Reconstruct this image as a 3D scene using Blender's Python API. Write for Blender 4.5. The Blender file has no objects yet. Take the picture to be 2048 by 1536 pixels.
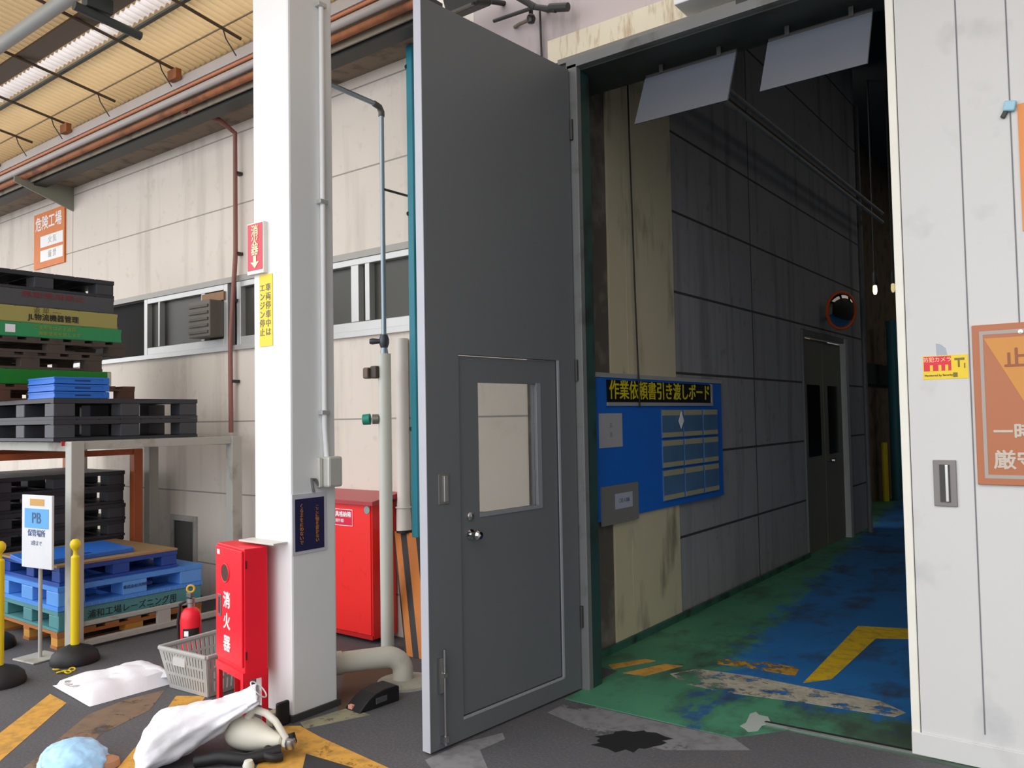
import bpy, bmesh, math, random
from mathutils import Vector, Matrix
random.seed(7)
R_ = math.radians
scene = bpy.context.scene
COL = scene.collection

# ------------------------------------------------------------------ camera
F_PX = 1616.0
YAW, PITCH, ROLL = R_(37.02), R_(2.341), R_(-1.028)
EYE = Vector((0, 0, 1.55))
CAM_ROT = Matrix.Rotation(YAW, 3, 'Z') @ Matrix.Rotation(math.pi / 2 + PITCH, 3, 'X') @ Matrix.Rotation(ROLL, 3, 'Z')
cam_data = bpy.data.cameras.new('camera')
cam_data.sensor_width = 36.0
cam_data.lens = F_PX * 36.0 / 2048.0
cam_data.clip_start = 0.02
cam = bpy.data.objects.new('camera', cam_data)
COL.objects.link(cam)
cam.matrix_world = Matrix.Translation(EYE) @ CAM_ROT.to_4x4()
scene.camera = cam

# ------------------------------------------------------------------ sky, sun, exposure
scene.view_settings.view_transform = 'Standard'
scene.view_settings.look = 'None'
scene.view_settings.gamma = 1.0
scene.view_settings.use_curve_mapping = False
scene.view_settings.exposure = 0.05

world = bpy.data.worlds.new('overcast_sky')
scene.world = world
world.use_nodes = True
nt = world.node_tree
nt.nodes.clear()
_tc = nt.nodes.new('ShaderNodeTexCoord')
_dot = nt.nodes.new('ShaderNodeVectorMath'); _dot.operation = 'DOT_PRODUCT'
_dir = Vector((-0.46, -0.80, 0.36)).normalized()
_dot.inputs[1].default_value = _dir
nt.links.new(_tc.outputs['Generated'], _dot.inputs[0])
_rmp = nt.nodes.new('ShaderNodeValToRGB')
_rmp.color_ramp.interpolation = 'EASE'
_rmp.color_ramp.elements[0].position = 0.35; _rmp.color_ramp.elements[0].color = (0.085, 0.087, 0.092, 1)
_rmp.color_ramp.elements[1].position = 1.0; _rmp.color_ramp.elements[1].color = (1.0, 1.0, 1.03, 1)
_map = nt.nodes.new('ShaderNodeMapRange')
_map.inputs['From Min'].default_value = -1; _map.inputs['From Max'].default_value = 1
nt.links.new(_dot.outputs['Value'], _map.inputs['Value'])
nt.links.new(_map.outputs['Result'], _rmp.inputs['Fac'])
_bg = nt.nodes.new('ShaderNodeBackground'); _bg.inputs['Strength'].default_value = 2.6
_wo = nt.nodes.new('ShaderNodeOutputWorld')
nt.links.new(_rmp.outputs['Color'], _bg.inputs['Color'])
nt.links.new(_bg.outputs['Background'], _wo.inputs['Surface'])

# ------------------------------------------------------------------ photo-pixel helpers (a pixel's ray met with a real plane)
def _ray(px, py):
    return CAM_ROT @ Vector((px - 1024.0, 768.0 - py, -F_PX))
def FL(px, py, z=0.0):
    d = _ray(px, py); return EYE + d * ((z - EYE.z) / d.z)
def OY(px, py, y):
    d = _ray(px, py); return EYE + d * (y / d.y)
def OX(px, py, x):
    d = _ray(px, py); return EYE + d * (x / d.x)

# ------------------------------------------------------------------ materials
def lin(c):
    c = c / 255.0
    return c / 12.92 if c <= 0.04045 else ((c + 0.055) / 1.055) ** 2.4
def L3(rgb):
    return (lin(rgb[0]), lin(rgb[1]), lin(rgb[2]), 1.0)
class N:
    def __init__(s, name):
        s.m = bpy.data.materials.new(name); s.m.use_nodes = True
        s.t = s.m.node_tree; s.t.nodes.clear()
        s.out = s.t.nodes.new('ShaderNodeOutputMaterial')
        s.b = s.t.nodes.new('ShaderNodeBsdfPrincipled')
        s.t.links.new(s.b.outputs[0], s.out.inputs[0])
    def add(s, typ, **kw):
        n = s.t.nodes.new(typ)
        for k, v in kw.items():
            if k in ('operation', 'blend_type', 'data_type', 'interpolation', 'feature', 'noise_dimensions'): setattr(n, k, v)
            else: n.inputs[k].default_value = v
        return n
    def link(s, a, b): s.t.links.new(a, b)
    def noise(s, scale, detail=3, vec=None, stretch=None, rough=.55):
        tc = s.add('ShaderNodeNewGeometry') if vec == 'pos' else s.add('ShaderNodeTexCoord')
        src = tc.outputs['Position'] if vec == 'pos' else tc.outputs['Object']
        if stretch:
            mp = s.add('ShaderNodeMapping'); mp.inputs['Scale'].default_value = stretch
            s.link(src, mp.inputs['Vector']); src = mp.outputs['Vector']
        n = s.add('ShaderNodeTexNoise', Scale=scale, Detail=detail, Roughness=rough)
        s.link(src, n.inputs['Vector'])
        return n.outputs['Fac']
    def ramp(s, fac, p0, p1, c0=(0, 0, 0, 1), c1=(1, 1, 1, 1)):
        r = s.add('ShaderNodeValToRGB')
        r.color_ramp.elements[0].position = p0; r.color_ramp.elements[0].color = c0
        r.color_ramp.elements[1].position = p1; r.color_ramp.elements[1].color = c1
        s.link(fac, r.inputs['Fac']); return r.outputs['Color']
    def mix(s, fac, a, b):
        m = s.add('ShaderNodeMix', data_type='RGBA')
        for k, v in ((0, fac), (6, a), (7, b)):
            if isinstance(v, (tuple, float, int)): m.inputs[k].default_value = v
            else: s.link(v, m.inputs[k])
        return m.outputs[2]
    def math(s, op, a, b=None, c=None):
        m = s.add('ShaderNodeMath', operation=op)
        for k, v in enumerate((a, b, c)):
            if v is None: continue
            if isinstance(v, (float, int)): m.inputs[k].default_value = v
            else: s.link(v, m.inputs[k])
        return m.outputs[0]
    def bump(s, fac, strength=.2, dist=.01):
        b = s.add('ShaderNodeBump', Strength=strength, Distance=dist)
        s.link(fac, b.inputs['Height']); s.link(b.outputs['Normal'], s.b.inputs['Normal'])
_MC = {}
def M(name, rgb, rough=.6, metal=0.0, var=.07, scale=7, dirt=None, amt=.5, dscale=4, stretch=None, bump=0.0, coat=0.0):
    if name in _MC: return _MC[name]
    n = N(name)
    c = L3(rgb)
    f = n.noise(scale)
    lo = tuple(x * (1 - var) for x in c[:3]) + (1,); hi = tuple(min(1, x * (1 + var)) for x in c[:3]) + (1,)
    col = n.mix(f, lo, hi)
    if dirt:
        d = n.noise(dscale, 5, stretch=stretch)
        k = n.ramp(d, .62 - .25 * amt, .80 - .2 * amt)
        col = n.mix(k, col, L3(dirt))
    n.link(col, n.b.inputs['Base Color'])
    n.b.inputs['Roughness'].default_value = rough
    n.b.inputs['Metallic'].default_value = metal
    if coat: n.b.inputs['Coat Weight'].default_value = coat
    if bump: n.bump(n.noise(scale * 6, 4), bump)
    _MC[name] = n.m
    return n.m
def seam_wall(name, rgb, z0, pitch, seam, dirt, amt, vx=None, axis='X', rough=.75, var=.05, width=.009):
    n = N(name)
    g = n.add('ShaderNodeNewGeometry'); sep = n.add('ShaderNodeSeparateXYZ'); n.link(g.outputs['Position'], sep.inputs[0])
    c = L3(rgb)
    f = n.noise(1.3, 4, 'pos')
    col = n.mix(f, tuple(x * (1 - var) for x in c[:3]) + (1,), tuple(min(1, x * (1 + var)) for x in c[:3]) + (1,))
    st = n.noise(1.0, 5, 'pos', (5, 5, .45)); k = n.ramp(st, .52, .75)
    col = n.mix(n.math('MULTIPLY', k, amt), col, L3(dirt))
    st2 = n.noise(9.0, 5, 'pos'); k2 = n.ramp(st2, .6, .8)
    col = n.mix(n.math('MULTIPLY', k2, amt * .7), col, L3(dirt))
    q = n.math('FRACT', n.math('ADD', n.math('DIVIDE', n.math('SUBTRACT', sep.outputs['Z'], z0), pitch), 50.5))
    mask = n.math('LESS_THAN', n.math('ABSOLUTE', n.math('SUBTRACT', q, .5)), width / pitch / 2)
    if vx:
        for x in vx:
            mk = n.math('LESS_THAN', n.math('ABSOLUTE', n.math('SUBTRACT', sep.outputs[axis], x)), width / 2)
            mask = n.math('MAXIMUM', mask, mk)
    col = n.mix(mask, col, L3(seam))
    n.link(col, n.b.inputs['Base Color']); n.b.inputs['Roughness'].default_value = rough
    h = n.math('SUBTRACT', n.math('MULTIPLY', n.noise(60, 3, 'pos'), .1), mask)
    n.bump(h, .35, .006)
    return n.m
def worn_paint(name, rgb, thr, scale=9, rough=.75, dirt=(70, 66, 60)):
    """road paint worn through: transparent where the paint is gone"""
    n = N(name)
    f = n.noise(scale, 6, 'pos', rough=.7); f2 = n.noise(2.2, 3, 'pos')
    k = n.ramp(n.math('ADD', n.math('MULTIPLY', f, .75), n.math('MULTIPLY', f2, .35)), thr - .04, thr + .04)
    d = n.ramp(n.noise(14, 5, 'pos'), .45, .75)
    n.link(n.mix(n.math('MULTIPLY', d, .55), L3(rgb), L3(dirt)), n.b.inputs['Base Color'])
    n.b.inputs['Roughness'].default_value = rough
    tr = n.add('ShaderNodeBsdfTransparent'); mx = n.add('ShaderNodeMixShader')
    n.link(k, mx.inputs[0]); n.link(tr.outputs[0], mx.inputs[1]); n.link(n.b.outputs[0], mx.inputs[2])
    n.link(mx.outputs[0], n.out.inputs[0])
    return n.m
def translucent(name, rgb, t=.6):
    n = N(name)
    c = L3(rgb)
    f = n.noise(2.0, 4, 'pos', (1, 4, 1))
    col = n.mix(f, tuple(x * .9 for x in c[:3]) + (1,), c)
    d = n.add('ShaderNodeBsdfDiffuse'); tr = n.add('ShaderNodeBsdfTranslucent'); mx = n.add('ShaderNodeMixShader')
    n.link(col, d.inputs[0]); n.link(col, tr.inputs[0]); mx.inputs[0].default_value = t
    n.link(d.outputs[0], mx.inputs[1]); n.link(tr.outputs[0], mx.inputs[2]); n.link(mx.outputs[0], n.out.inputs[0])
    return n.m
def emit(name, rgb, s):
    n = N(name); n.b.inputs['Base Color'].default_value = L3(rgb)
    n.b.inputs['Emission Color'].default_value = L3(rgb); n.b.inputs['Emission Strength'].default_value = s
    return n.m
def glass(name, rgb=(235, 245, 240), rough=.02):
    n = N(name)
    tr = n.add('ShaderNodeBsdfTransparent'); tr.inputs[0].default_value = L3(rgb)
    gl = n.add('ShaderNodeBsdfGlossy'); gl.inputs['Roughness'].default_value = rough
    fr = n.add('ShaderNodeFresnel', IOR=1.45); mx = n.add('ShaderNodeMixShader')
    n.link(n.math('MULTIPLY', fr.outputs[0], .6), mx.inputs[0]); n.link(tr.outputs[0], mx.inputs[1]); n.link(gl.outputs[0], mx.inputs[2])
    n.link(mx.outputs[0], n.out.inputs[0]); return n.m

# ------------------------------------------------------------------ mesh builder
ORG = {}
def org(o): return ORG.get(o.name, Vector((0, 0, 0)))
class MB:
    def __init__(s): s.bm = bmesh.new(); s.mi = 0
    def _f(s, faces):
        for f in faces: f.material_index = s.mi
    def mat(s, i): s.mi = i; return s
    def hexa(s, p):     # 8 corners: bottom ring 0-3, top ring 4-7
        v = [s.bm.verts.new(q) for q in p]
        s._f([s.bm.faces.new([v[i] for i in q]) for q in ((3, 2, 1, 0), (4, 5, 6, 7), (0, 1, 5, 4), (1, 2, 6, 5), (2, 3, 7, 6), (3, 0, 4, 7))])
        return s
    def box(s, x0, x1, y0, y1, z0, z1):
        x0, x1 = min(x0, x1), max(x0, x1); y0, y1 = min(y0, y1), max(y0, y1); z0, z1 = min(z0, z1), max(z0, z1)
        return s.hexa([(x0, y0, z0), (x1, y0, z0), (x1, y1, z0), (x0, y1, z0), (x0, y0, z1), (x1, y0, z1), (x1, y1, z1), (x0, y1, z1)])
    def obox(s, c, size, rot=None):
        r = rot or Matrix.Identity(3); c = Vector(c); a, b, d = [q / 2 for q in size]
        pts = [(-a, -b, -d), (a, -b, -d), (a, b, -d), (-a, b, -d), (-a, -b, d), (a, -b, d), (a, b, d), (-a, b, d)]
        return s.hexa([c + r @ Vector(q) for q in pts])
    def bar(s, p0, p1, w, h, up=(0, 0, 1)):
        p0, p1 = Vector(p0), Vector(p1); d = (p1 - p0); ln = d.length; d.normalize()
        x = d.cross(Vector(up)); x = x.normalized() if x.length > 1e-4 else Vector((1, 0, 0)); z = x.cross(d)
        return s.obox((p0 + p1) / 2, (w, ln, h), Matrix((x, d, z)).transposed())
    def prism(s, pts, vec):
        a = [s.bm.verts.new(p) for p in pts]; b = [s.bm.verts.new(Vector(p) + Vector(vec)) for p in pts]; n = len(a)
        fs = [s.bm.faces.new(a[::-1]), s.bm.faces.new(b)]
        for i in range(n): fs.append(s.bm.faces.new((a[i], a[(i + 1) % n], b[(i + 1) % n], b[i])))
        s._f(fs); return s
    def rings(s, rings, closed=True, cap0=True, cap1=True):
        vs = [[s.bm.verts.new(p) for p in r] for r in rings]; n = len(vs[0]); fs = []
        for a, b in zip(vs, vs[1:]):
            for i in range(n if closed else n - 1):
                j = (i + 1) % n; fs.append(s.bm.faces.new((a[i], a[j], b[j], b[i])))
        if cap0: fs.append(s.bm.faces.new(vs[0][::-1]))
        if cap1: fs.append(s.bm.faces.new(vs[-1]))
        s._f(fs); return s
    def tube(s, pts, r, seg=12, cap=True):
        pts = [Vector(p) for p in pts]; rs = r if isinstance(r, (list, tuple)) else [r] * len(pts)
        d0 = (pts[1] - pts[0]).normalized(); u = d0.orthogonal().normalized(); out = []
        for i, p in enumerate(pts):
            if i == 0: d = d0
            elif i == len(pts) - 1: d = (pts[i] - pts[i - 1]).normalized()
            else: d = ((pts[i + 1] - p).normalized() + (p - pts[i - 1]).normalized()).normalized()
            u = (u - d * u.dot(d)).normalized(); v = d.cross(u)
            out.append([p + (u * math.cos(2 * math.pi * k / seg) + v * math.sin(2 * math.pi * k / seg)) * rs[i] for k in range(seg)])
        return s.rings(out, True, cap, cap)
    def cyl(s, p0, p1, r, seg=20, r1=None): return s.tube([p0, p1], [r, r if r1 is None else r1], seg)
    def lathe(s, c, prof, seg=24, axis='Z'):
        c = Vector(c); out = []
        for r, h in prof:
            ring = []
            for k in range(seg):
                a = 2 * math.pi * k / seg; x, y = r * math.cos(a), r * math.sin(a)
                ring.append(c + (Vector((x, y, h)) if axis == 'Z' else Vector((h, x, y)) if axis == 'X' else Vector((y, h, x))))
            out.append(ring)
        return s.rings(out)
    def torus(s, c, R, r, n=Vector((0, 0, 1)), seg=20, sub=8):
        n = Vector(n).normalized(); u = n.orthogonal().normalized(); v = n.cross(u); c = Vector(c); vs = []
        for i in range(seg):
            a = 2 * math.pi * i / seg; d = u * math.cos(a) + v * math.sin(a)
            vs.append([s.bm.verts.new(c + d * (R + r * math.cos(2 * math.pi * k / sub)) + n * r * math.sin(2 * math.pi * k / sub)) for k in range(sub)])
        for i in range(seg):
            for k in range(sub):
                s._f([s.bm.faces.new((vs[i][k], vs[(i + 1) % seg][k], vs[(i + 1) % seg][(k + 1) % sub], vs[i][(k + 1) % sub]))])
        return s
    def build(s, name, mats, parent=None, smooth=False, bevel=0.0, subsurf=0, local=False, solid=0.0):
        bmesh.ops.recalc_face_normals(s.bm, faces=s.bm.faces)
        me = bpy.data.meshes.new(name)
        loc = Vector((0, 0, 0))
        if parent is not None:
            if not local: bmesh.ops.translate(s.bm, vec=-org(parent), verts=s.bm.verts)
        elif not local:
            xs = [v.co for v in s.bm.verts]
            loc = Vector(((min(v.x for v in xs) + max(v.x for v in xs)) / 2, (min(v.y for v in xs) + max(v.y for v in xs)) / 2, min(v.z for v in xs)))
            bmesh.ops.translate(s.bm, vec=-loc, verts=s.bm.verts)
        s.bm.to_mesh(me); s.bm.free()
        for m in (mats if isinstance(mats, (list, tuple)) else [mats]): me.materials.append(m)
        if smooth:
            for p in me.polygons: p.use_smooth = True
            try: me.set_sharp_from_angle(angle=R_(40))
            except Exception: pass
        o = bpy.data.objects.new(name, me); COL.objects.link(o)
        if parent is not None: o.parent = parent; ORG[o.name] = org(parent)
        else: o.location = loc; ORG[o.name] = loc
        if solid: md = o.modifiers.new('solid', 'SOLIDIFY'); md.thickness = solid; md.offset = 0
        if subsurf: md = o.modifiers.new('sub', 'SUBSURF'); md.levels = subsurf; md.render_levels = subsurf
        if bevel: md = o.modifiers.new('bevel', 'BEVEL'); md.width = bevel; md.segments = 2; md.limit_method = 'ANGLE'
        return o
def tag(o, label, cat, group=None, kind=None):
    if label: o['label'] = label
    if cat: o['category'] = cat
    if group: o['group'] = group
    if kind: o['kind'] = kind
    return o
def thing(name, label, cat, loc=(0, 0, 0), rz=0.0, group=None, kind=None):
    o = bpy.data.objects.new(name, None); COL.objects.link(o); o.empty_display_size = .1
    o.location = loc; o.rotation_euler = (0, 0, rz); ORG[o.name] = Vector(loc)
    return tag(o, label, cat, group, kind)
def copy_tree(o, loc, label, parent=None):
    c = o.copy(); COL.objects.link(c)
    if parent is None: c.location = loc; c['label'] = label
    else: c.parent = parent
    for ch in list(o.children): copy_tree(ch, None, None, c)
    return c
def text(body, size, loc, face, mat, name='lettering', parent=None, extrude=.0012, space=1.0, sx=1.0, align='CENTER', valign='CENTER', tilt=0.0, bold=0.0, local=False):
    """lettering as a thin raised mesh; face '-Y' reads along +X, '+X' reads along +Y"""
    cu = bpy.data.curves.new(name, 'FONT'); cu.body = body; cu.size = size; cu.extrude = extrude
    cu.align_x = align; cu.align_y = valign; cu.space_line = space
    tmp = bpy.data.objects.new('tmp_text', cu); COL.objects.link(tmp)
    bpy.context.view_layer.update()
    me = bpy.data.meshes.new_from_object(tmp.evaluated_get(bpy.context.evaluated_depsgraph_get()))
    bpy.data.objects.remove(tmp); bpy.data.curves.remove(cu)
    rz = {'-Y': 0.0, '+X': math.pi / 2}.get(face, face if isinstance(face, float) else 0.0)
    mat4 = Matrix.Rotation(rz, 4, 'Z') @ Matrix.Rotation(math.pi / 2, 4, 'X') @ Matrix.Rotation(tilt, 4, 'Z') @ Matrix.Diagonal((sx, 1, 1, 1))
    off = Vector(loc) - (org(parent) if parent is not None and not local else Vector((0, 0, 0)))
    if bold:        # heavier strokes: the same outlines laid again a hair aside
        bm = bmesh.new()
        for dx, dy, dz in ((-bold, 0, 0), (bold, 0, .00018), (0, bold, .00036), (0, -bold, .00054)):
            n0 = len(bm.verts); bm.from_mesh(me); bm.verts.ensure_lookup_table()
            bmesh.ops.translate(bm, vec=(dx, dy, dz), verts=bm.verts[n0:])
        bm.to_mesh(me); bm.free()
    me.transform(Matrix.Translation(off) @ mat4); me.name = name
    me.materials.clear(); me.materials.append(mat)
    o = bpy.data.objects.new(name, me); COL.objects.link(o)
    if parent is not None: o.parent = parent; ORG[o.name] = org(parent)
    return o

# palette -----------------------------------------------------------
m_grey_door = M('grey_door_paint', (97, 101, 104), .45, var=.04, scale=3)
m_frame_grey = M('grey_frame_paint', (112, 114, 114), .5, dirt=(70, 70, 66), amt=.3)
m_teal_dark = M('dark_teal_paint', (40, 70, 66), .5, dirt=(30, 34, 32), amt=.5)
m_teal = M('teal_paint', (40, 140, 160), .45)
m_white = M('white_paint', (236, 238, 238), .4, var=.02)
m_panel_white = M('off_white_panel_paint', (206, 206, 203), .5, var=.03, scale=2, dirt=(184, 184, 184), amt=.15, dscale=3)
m_steel = M('brushed_steel', (190, 190, 188), .3, 1.0)
m_galv = M('galvanised_steel', (150, 165, 175), .4, .7)
m_darkmetal = M('dark_metal', (58, 58, 56), .5, .3)
m_blackplastic = M('black_plastic', (36, 37, 40), .45)
m_black = M('black_rubber', (26, 26, 28), .55)
m_red = M('red_enamel', (242, 26, 48), .35, var=.03, scale=2)
m_red2 = M('red_cabinet_enamel', (252, 46, 42), .38, var=.03, scale=2, dirt=(220, 30, 30), amt=.1, dscale=9)
m_yellow = M('yellow_plastic', (238, 210, 20), .45, var=.03)
m_bpipe = M('pale_pipe_paint', (214, 218, 208), .45, var=.03)
m_beigepipe = M('beige_pipe', (206, 202, 188), .55, dirt=(150, 140, 118), amt=.4)
m_concrete = M('pale_concrete', (168, 164, 152), .85, dirt=(120, 112, 98), amt=.4, bump=.3)
m_rust = M('rusty_steel', (168, 104, 62), .7, dirt=(110, 62, 40), amt=.6)
m_brown = M('red_brown_pipe_paint', (146, 96, 86), .55)
m_rackgrey = M('rack_grey_paint', (176, 176, 168), .5, var=.04, dirt=(130, 124, 110), amt=.3)
m_orangepost = M('orange_post_paint', (176, 88, 44), .5, dirt=(120, 58, 30), amt=.4)
m_alum = M('anodised_aluminium', (196, 198, 196), .4, .35)
m_darkglass = M('dark_window_glass', (58, 58, 50), .45, var=.15, scale=2)
m_whitetext = M('white_lettering', (250, 250, 250), .5, var=0)
m_blacktext = M('black_lettering', (34, 34, 30), .6, var=0)
m_wood = M('weathered_wood', (104, 84, 68), .8, var=.2, scale=3, dirt=(60, 48, 40), amt=.5)

# ================================================================== SETTING
# ---- ground outside
def ground_mat():
    n = N('worn_asphalt')
    f = n.noise(2.0, 5, 'pos'); f2 = n.noise(70, 3, 'pos')
    col = n.mix(f, L3((70, 70, 74)), L3((92, 91, 94)))
    col = n.mix(n.math('MULTIPLY', n.ramp(f2, .45, .7), .35), col, L3((118, 116, 116)))
    br = n.ramp(n.noise(1.1, 5, 'pos', (1, 1, 1)), .58, .78)
    col = n.mix(n.math('MULTIPLY', br, .45), col, L3((112, 96, 78)))
    n.link(col, n.b.inputs['Base Color']); n.b.inputs['Roughness'].default_value = .8
    n.bump(f2, .25, .006); return n.m
g = MB().box(-18, 8, -9, 4.34, -.15, 0).build('ground', ground_mat())
tag(g, 'dark grey asphalt yard floor in front of the factory wall', 'ground', kind='structure')

def decal(name, pts, mat, parent, h=.0012, z=0.0):
    a = [Vector((p.x, p.y, z)) for p in pts]
    return MB().prism(a, (0, 0, h)).build(name, mat, parent)
m_ochre = worn_paint('worn_yellow_paint', (214, 160, 66), .42)
m_ochre_faded = worn_paint('faded_yellow_paint', (128, 106, 84), .46, 4)
def P(*px): return [FL(*q) for q in px]
decal('yellow_stripe', P((-120, 1560), (100, 1388), (133, 1406), (-20, 1540)), m_ochre, g)
decal('yellow_stripe', P((0, 1575), (175, 1430), (250, 1400), (330, 1380), (300, 1420), (200, 1470), (110, 1570)), m_ochre_faded, g, .001)
decal('yellow_stripe', P((215, 1560), (318, 1440), (352, 1392), (412, 1392), (290, 1560)), m_ochre, g)
decal('yellow_stripe', P((556, 1452), (600, 1452), (640, 1474), (830, 1560), (500, 1560)), m_ochre, g)
decal('black_patch', P((612, 1508), (706, 1536), (720, 1560), (600, 1560)), M('black_road_paint', (52, 52, 54), .8), g, .0018)
decal('pale_patch', P((600, 1445), (700, 1415), (740, 1430), (610, 1458)), worn_paint('pale_dust', (150, 146, 120), .46), g, .001)
decal('brown_stain', P((676, 1420), (690, 1335), (800, 1335), (806, 1362), (700, 1424)), worn_paint('brown_dirt', (92, 74, 58), .4, 5), g, .0009)
decal('concrete_patch', P((850, 1520), (930, 1485), (1005, 1466), (1010, 1478), (960, 1500), (985, 1560), (880, 1560)), worn_paint('pale_concrete_patch', (132, 132, 134), .44, 5), g, .001)
decal('concrete_patch', P((1095, 1425), (1140, 1402), (1300, 1440), (1470, 1478), (1500, 1500), (1330, 1500), (1200, 1470)), worn_paint('pale_concrete_patch_grey', (126, 126, 128), .47, 4), g, .001)
def blob(cx, cy, rx, ry, jag, n=26):
    return [FL(cx + rx * (1 + jag * (random.random() - .5)) * math.cos(2 * math.pi * i / n), cy + ry * (1 + jag * (random.random() - .5)) * math.sin(2 * math.pi * i / n)) for i in range(n)]
decal('oil_stain', blob(1258, 1482, 72, 20, .55), M('black_oil_stain', (30, 30, 32), .5), g, .002)

# ---- floor inside
def floor_mat():
    n = N('worn_green_blue_floor_paint')
    geo = n.add('ShaderNodeNewGeometry'); sep = n.add('ShaderNodeSeparateXYZ'); n.link(geo.outputs['Position'], sep.inputs[0])
    X, Y = sep.outputs['X'], sep.outputs['Y']
    f = n.noise(1.6, 5, 'pos'); f2 = n.noise(6, 6, 'pos', rough=.7); f3 = n.noise(3.0, 5, 'pos', (1, .5, 1), rough=.65)
    green = n.mix(f, L3((44, 112, 84)), L3((92, 158, 122)))
    blue = n.mix(f, L3((28, 96, 160)), L3((46, 130, 200)))
    # blue lane starts to the right of a line running into the hall
    lane = n.math('ADD', X, n.math('MULTIPLY', n.math('SUBTRACT', Y, 4.3), .11))
    lane = n.math('ADD', lane, n.math('MULTIPLY', n.math('SUBTRACT', f2, .5), .9))
    kb = n.ramp(n.math('ADD', lane, 2.0), .0, .12)
    near = n.ramp(n.math('SUBTRACT', n.math('ADD', Y, n.math('MULTIPLY', n.math('SUBTRACT', f2, .5), 1.0)), 4.35), .0, .12)
    patch = n.ramp(n.math('ADD', f3, n.math('MULTIPLY', n.math('ADD', X, 1.9), -.05)), .56, .60)
    kb = n.math('MULTIPLY', kb, n.math('MAXIMUM', near, n.math('MULTIPLY', patch, .9)))
    col = n.mix(kb, green, blue)
    dirt = n.ramp(n.math('ADD', f3, n.math('MULTIPLY', f2, .35)), .66, .86)
    col = n.mix(n.math('MULTIPLY', dirt, .8), col, L3((52, 56, 50)))
    wr = n.math('MULTIPLY', n.ramp(n.math('ADD', X, n.math('MULTIPLY', f2, .8)), -1.25 + 2, -.75 + 2) if False else n.ramp(n.math('ADD', n.math('ADD', X, 2.0), n.math('MULTIPLY', n.math('SUBTRACT', f2, .5), 1.2)), .45, 1.0), n.math('SUBTRACT', 1.0, near))
    col = n.mix(n.math('MULTIPLY', wr, .75), col, L3((62, 68, 60)))
    n.link(col, n.b.inputs['Base Color']); n.b.inputs['Roughness'].default_value = .55
    n.bump(f2, .15, .005)
    return n.m
fl = MB().prism([(-2.5, 3.745, -.12), (-1.55, 3.75, -.12), (-1.36, 3.99, -.12), (4.0, 3.99, -.12), (4.0, 30, -.12), (-9, 30, -.12), (-9, 11.4, -.12), (-2.8, 11.4, -.12), (-2.8, 4.36, -.12), (-2.5, 4.34, -.12)], (0, 0, .124)).build('floor', floor_mat())
tag(fl, 'worn green and blue painted floor inside the open doorway', 'floor', kind='structure')
zf = .004
m_lane_yellow = worn_paint('hall_yellow_line', (226, 186, 24), .36)
def PF(*px): return [FL(*q, z=zf) for q in px]
decal('yellow_line', PF((1606, 1366), (1716, 1252), (1830, 1258), (1830, 1278), (1752, 1277), (1664, 1358)), m_lane_yellow, fl, .001, zf)
decal('yellow_line', PF((1430, 1316), (1520, 1322), (1600, 1336), (1590, 1352), (1500, 1336), (1435, 1328)), worn_paint('worn_away_yellow_line', (200, 150, 40), .53, 12), fl, .001, zf)
decal('hazard_dash', PF((1216, 1330), (1290, 1318), (1312, 1322), (1225, 1338)), m_ochre, fl, .0012, zf)
decal('hazard_dash', PF((1246, 1346), (1330, 1328), (1366, 1332), (1290, 1352)), m_ochre, fl, .0012, zf)
decal('worn_white_band', PF((1340, 1348), (1395, 1338), (1500, 1352), (1640, 1380), (1760, 1402), (1812, 1426), (1790, 1434), (1600, 1404), (1460, 1386), (1370, 1368)), worn_paint('worn_white_floor_paint', (190, 184, 164), .505, 7), fl, .0014, zf)
decal('grey_chip', PF((1480, 1452), (1492, 1446), (1500, 1428), (1512, 1424), (1518, 1430), (1536, 1434), (1542, 1446), (1524, 1452), (1516, 1462), (1496, 1464), (1490, 1458)), M('chipped_concrete', (168, 176, 170), .8), fl, .0016, zf)
rail_track = MB().bar(OY(1530, 1448, 4.0).xy.to_3d() + Vector((0, 0, .008)), (-.55, 4.045, .008), .022, .016).build('floor_rail', m_steel)
tag(rail_track, 'thin silver guide rail set in the floor before the white sliding panel', 'rail')

# ---- facade
FACADE = 4.15
wall_left_mat = seam_wall('pale_alc_wall', (226, 217, 205), .926, .63, (160, 156, 148), (176, 168, 154), .55, vx=[-9.15], width=.012)
WX0, WX1, WZ0, WZ1 = -9.6, -3.45, 2.185, 2.785
w = MB()
w.box(-18, -2.80, FACADE, FACADE + .2, 0, WZ0)
w.box(-18, -3.40, FACADE, FACADE + .2, WZ1, 6.2); w.box(-3.40, -2.80, FACADE, FACADE + .2, WZ1, 3.66)
w.box(-18, WX0, FACADE, FACADE + .2, WZ0, WZ1)
w.box(WX1, -2.80, FACADE, FACADE + .2, WZ0, WZ1)
w.box(-.6, 4.0, FACADE, FACADE + .2, 0, 3.66)
wl = w.build('wall_left', wall_left_mat)
wf = MB().box(-3.40, 4.0, FACADE, FACADE + .2, 3.66, 6.2).build('wall_front', M('pinkish_grey_wall', (186, 174, 172), .75, var=.05, dirt=(150, 140, 138), amt=.4, dscale=3, stretch=(2, 2, .5)))
tag(wf, 'pinkish grey wall above the doorway', 'wall', kind='structure')
tag(wl, 'pale panelled factory wall with horizontal joints behind the column and pallets', 'wall', kind='structure')
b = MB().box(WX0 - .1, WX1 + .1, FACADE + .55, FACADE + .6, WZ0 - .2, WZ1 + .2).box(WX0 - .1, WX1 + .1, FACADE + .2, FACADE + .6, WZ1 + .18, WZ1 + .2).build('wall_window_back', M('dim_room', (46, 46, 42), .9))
tag(b, 'dim room wall behind the strip of factory windows', 'wall', kind='structure')

def wx(px): return OY(px, 620, FACADE).x
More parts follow.
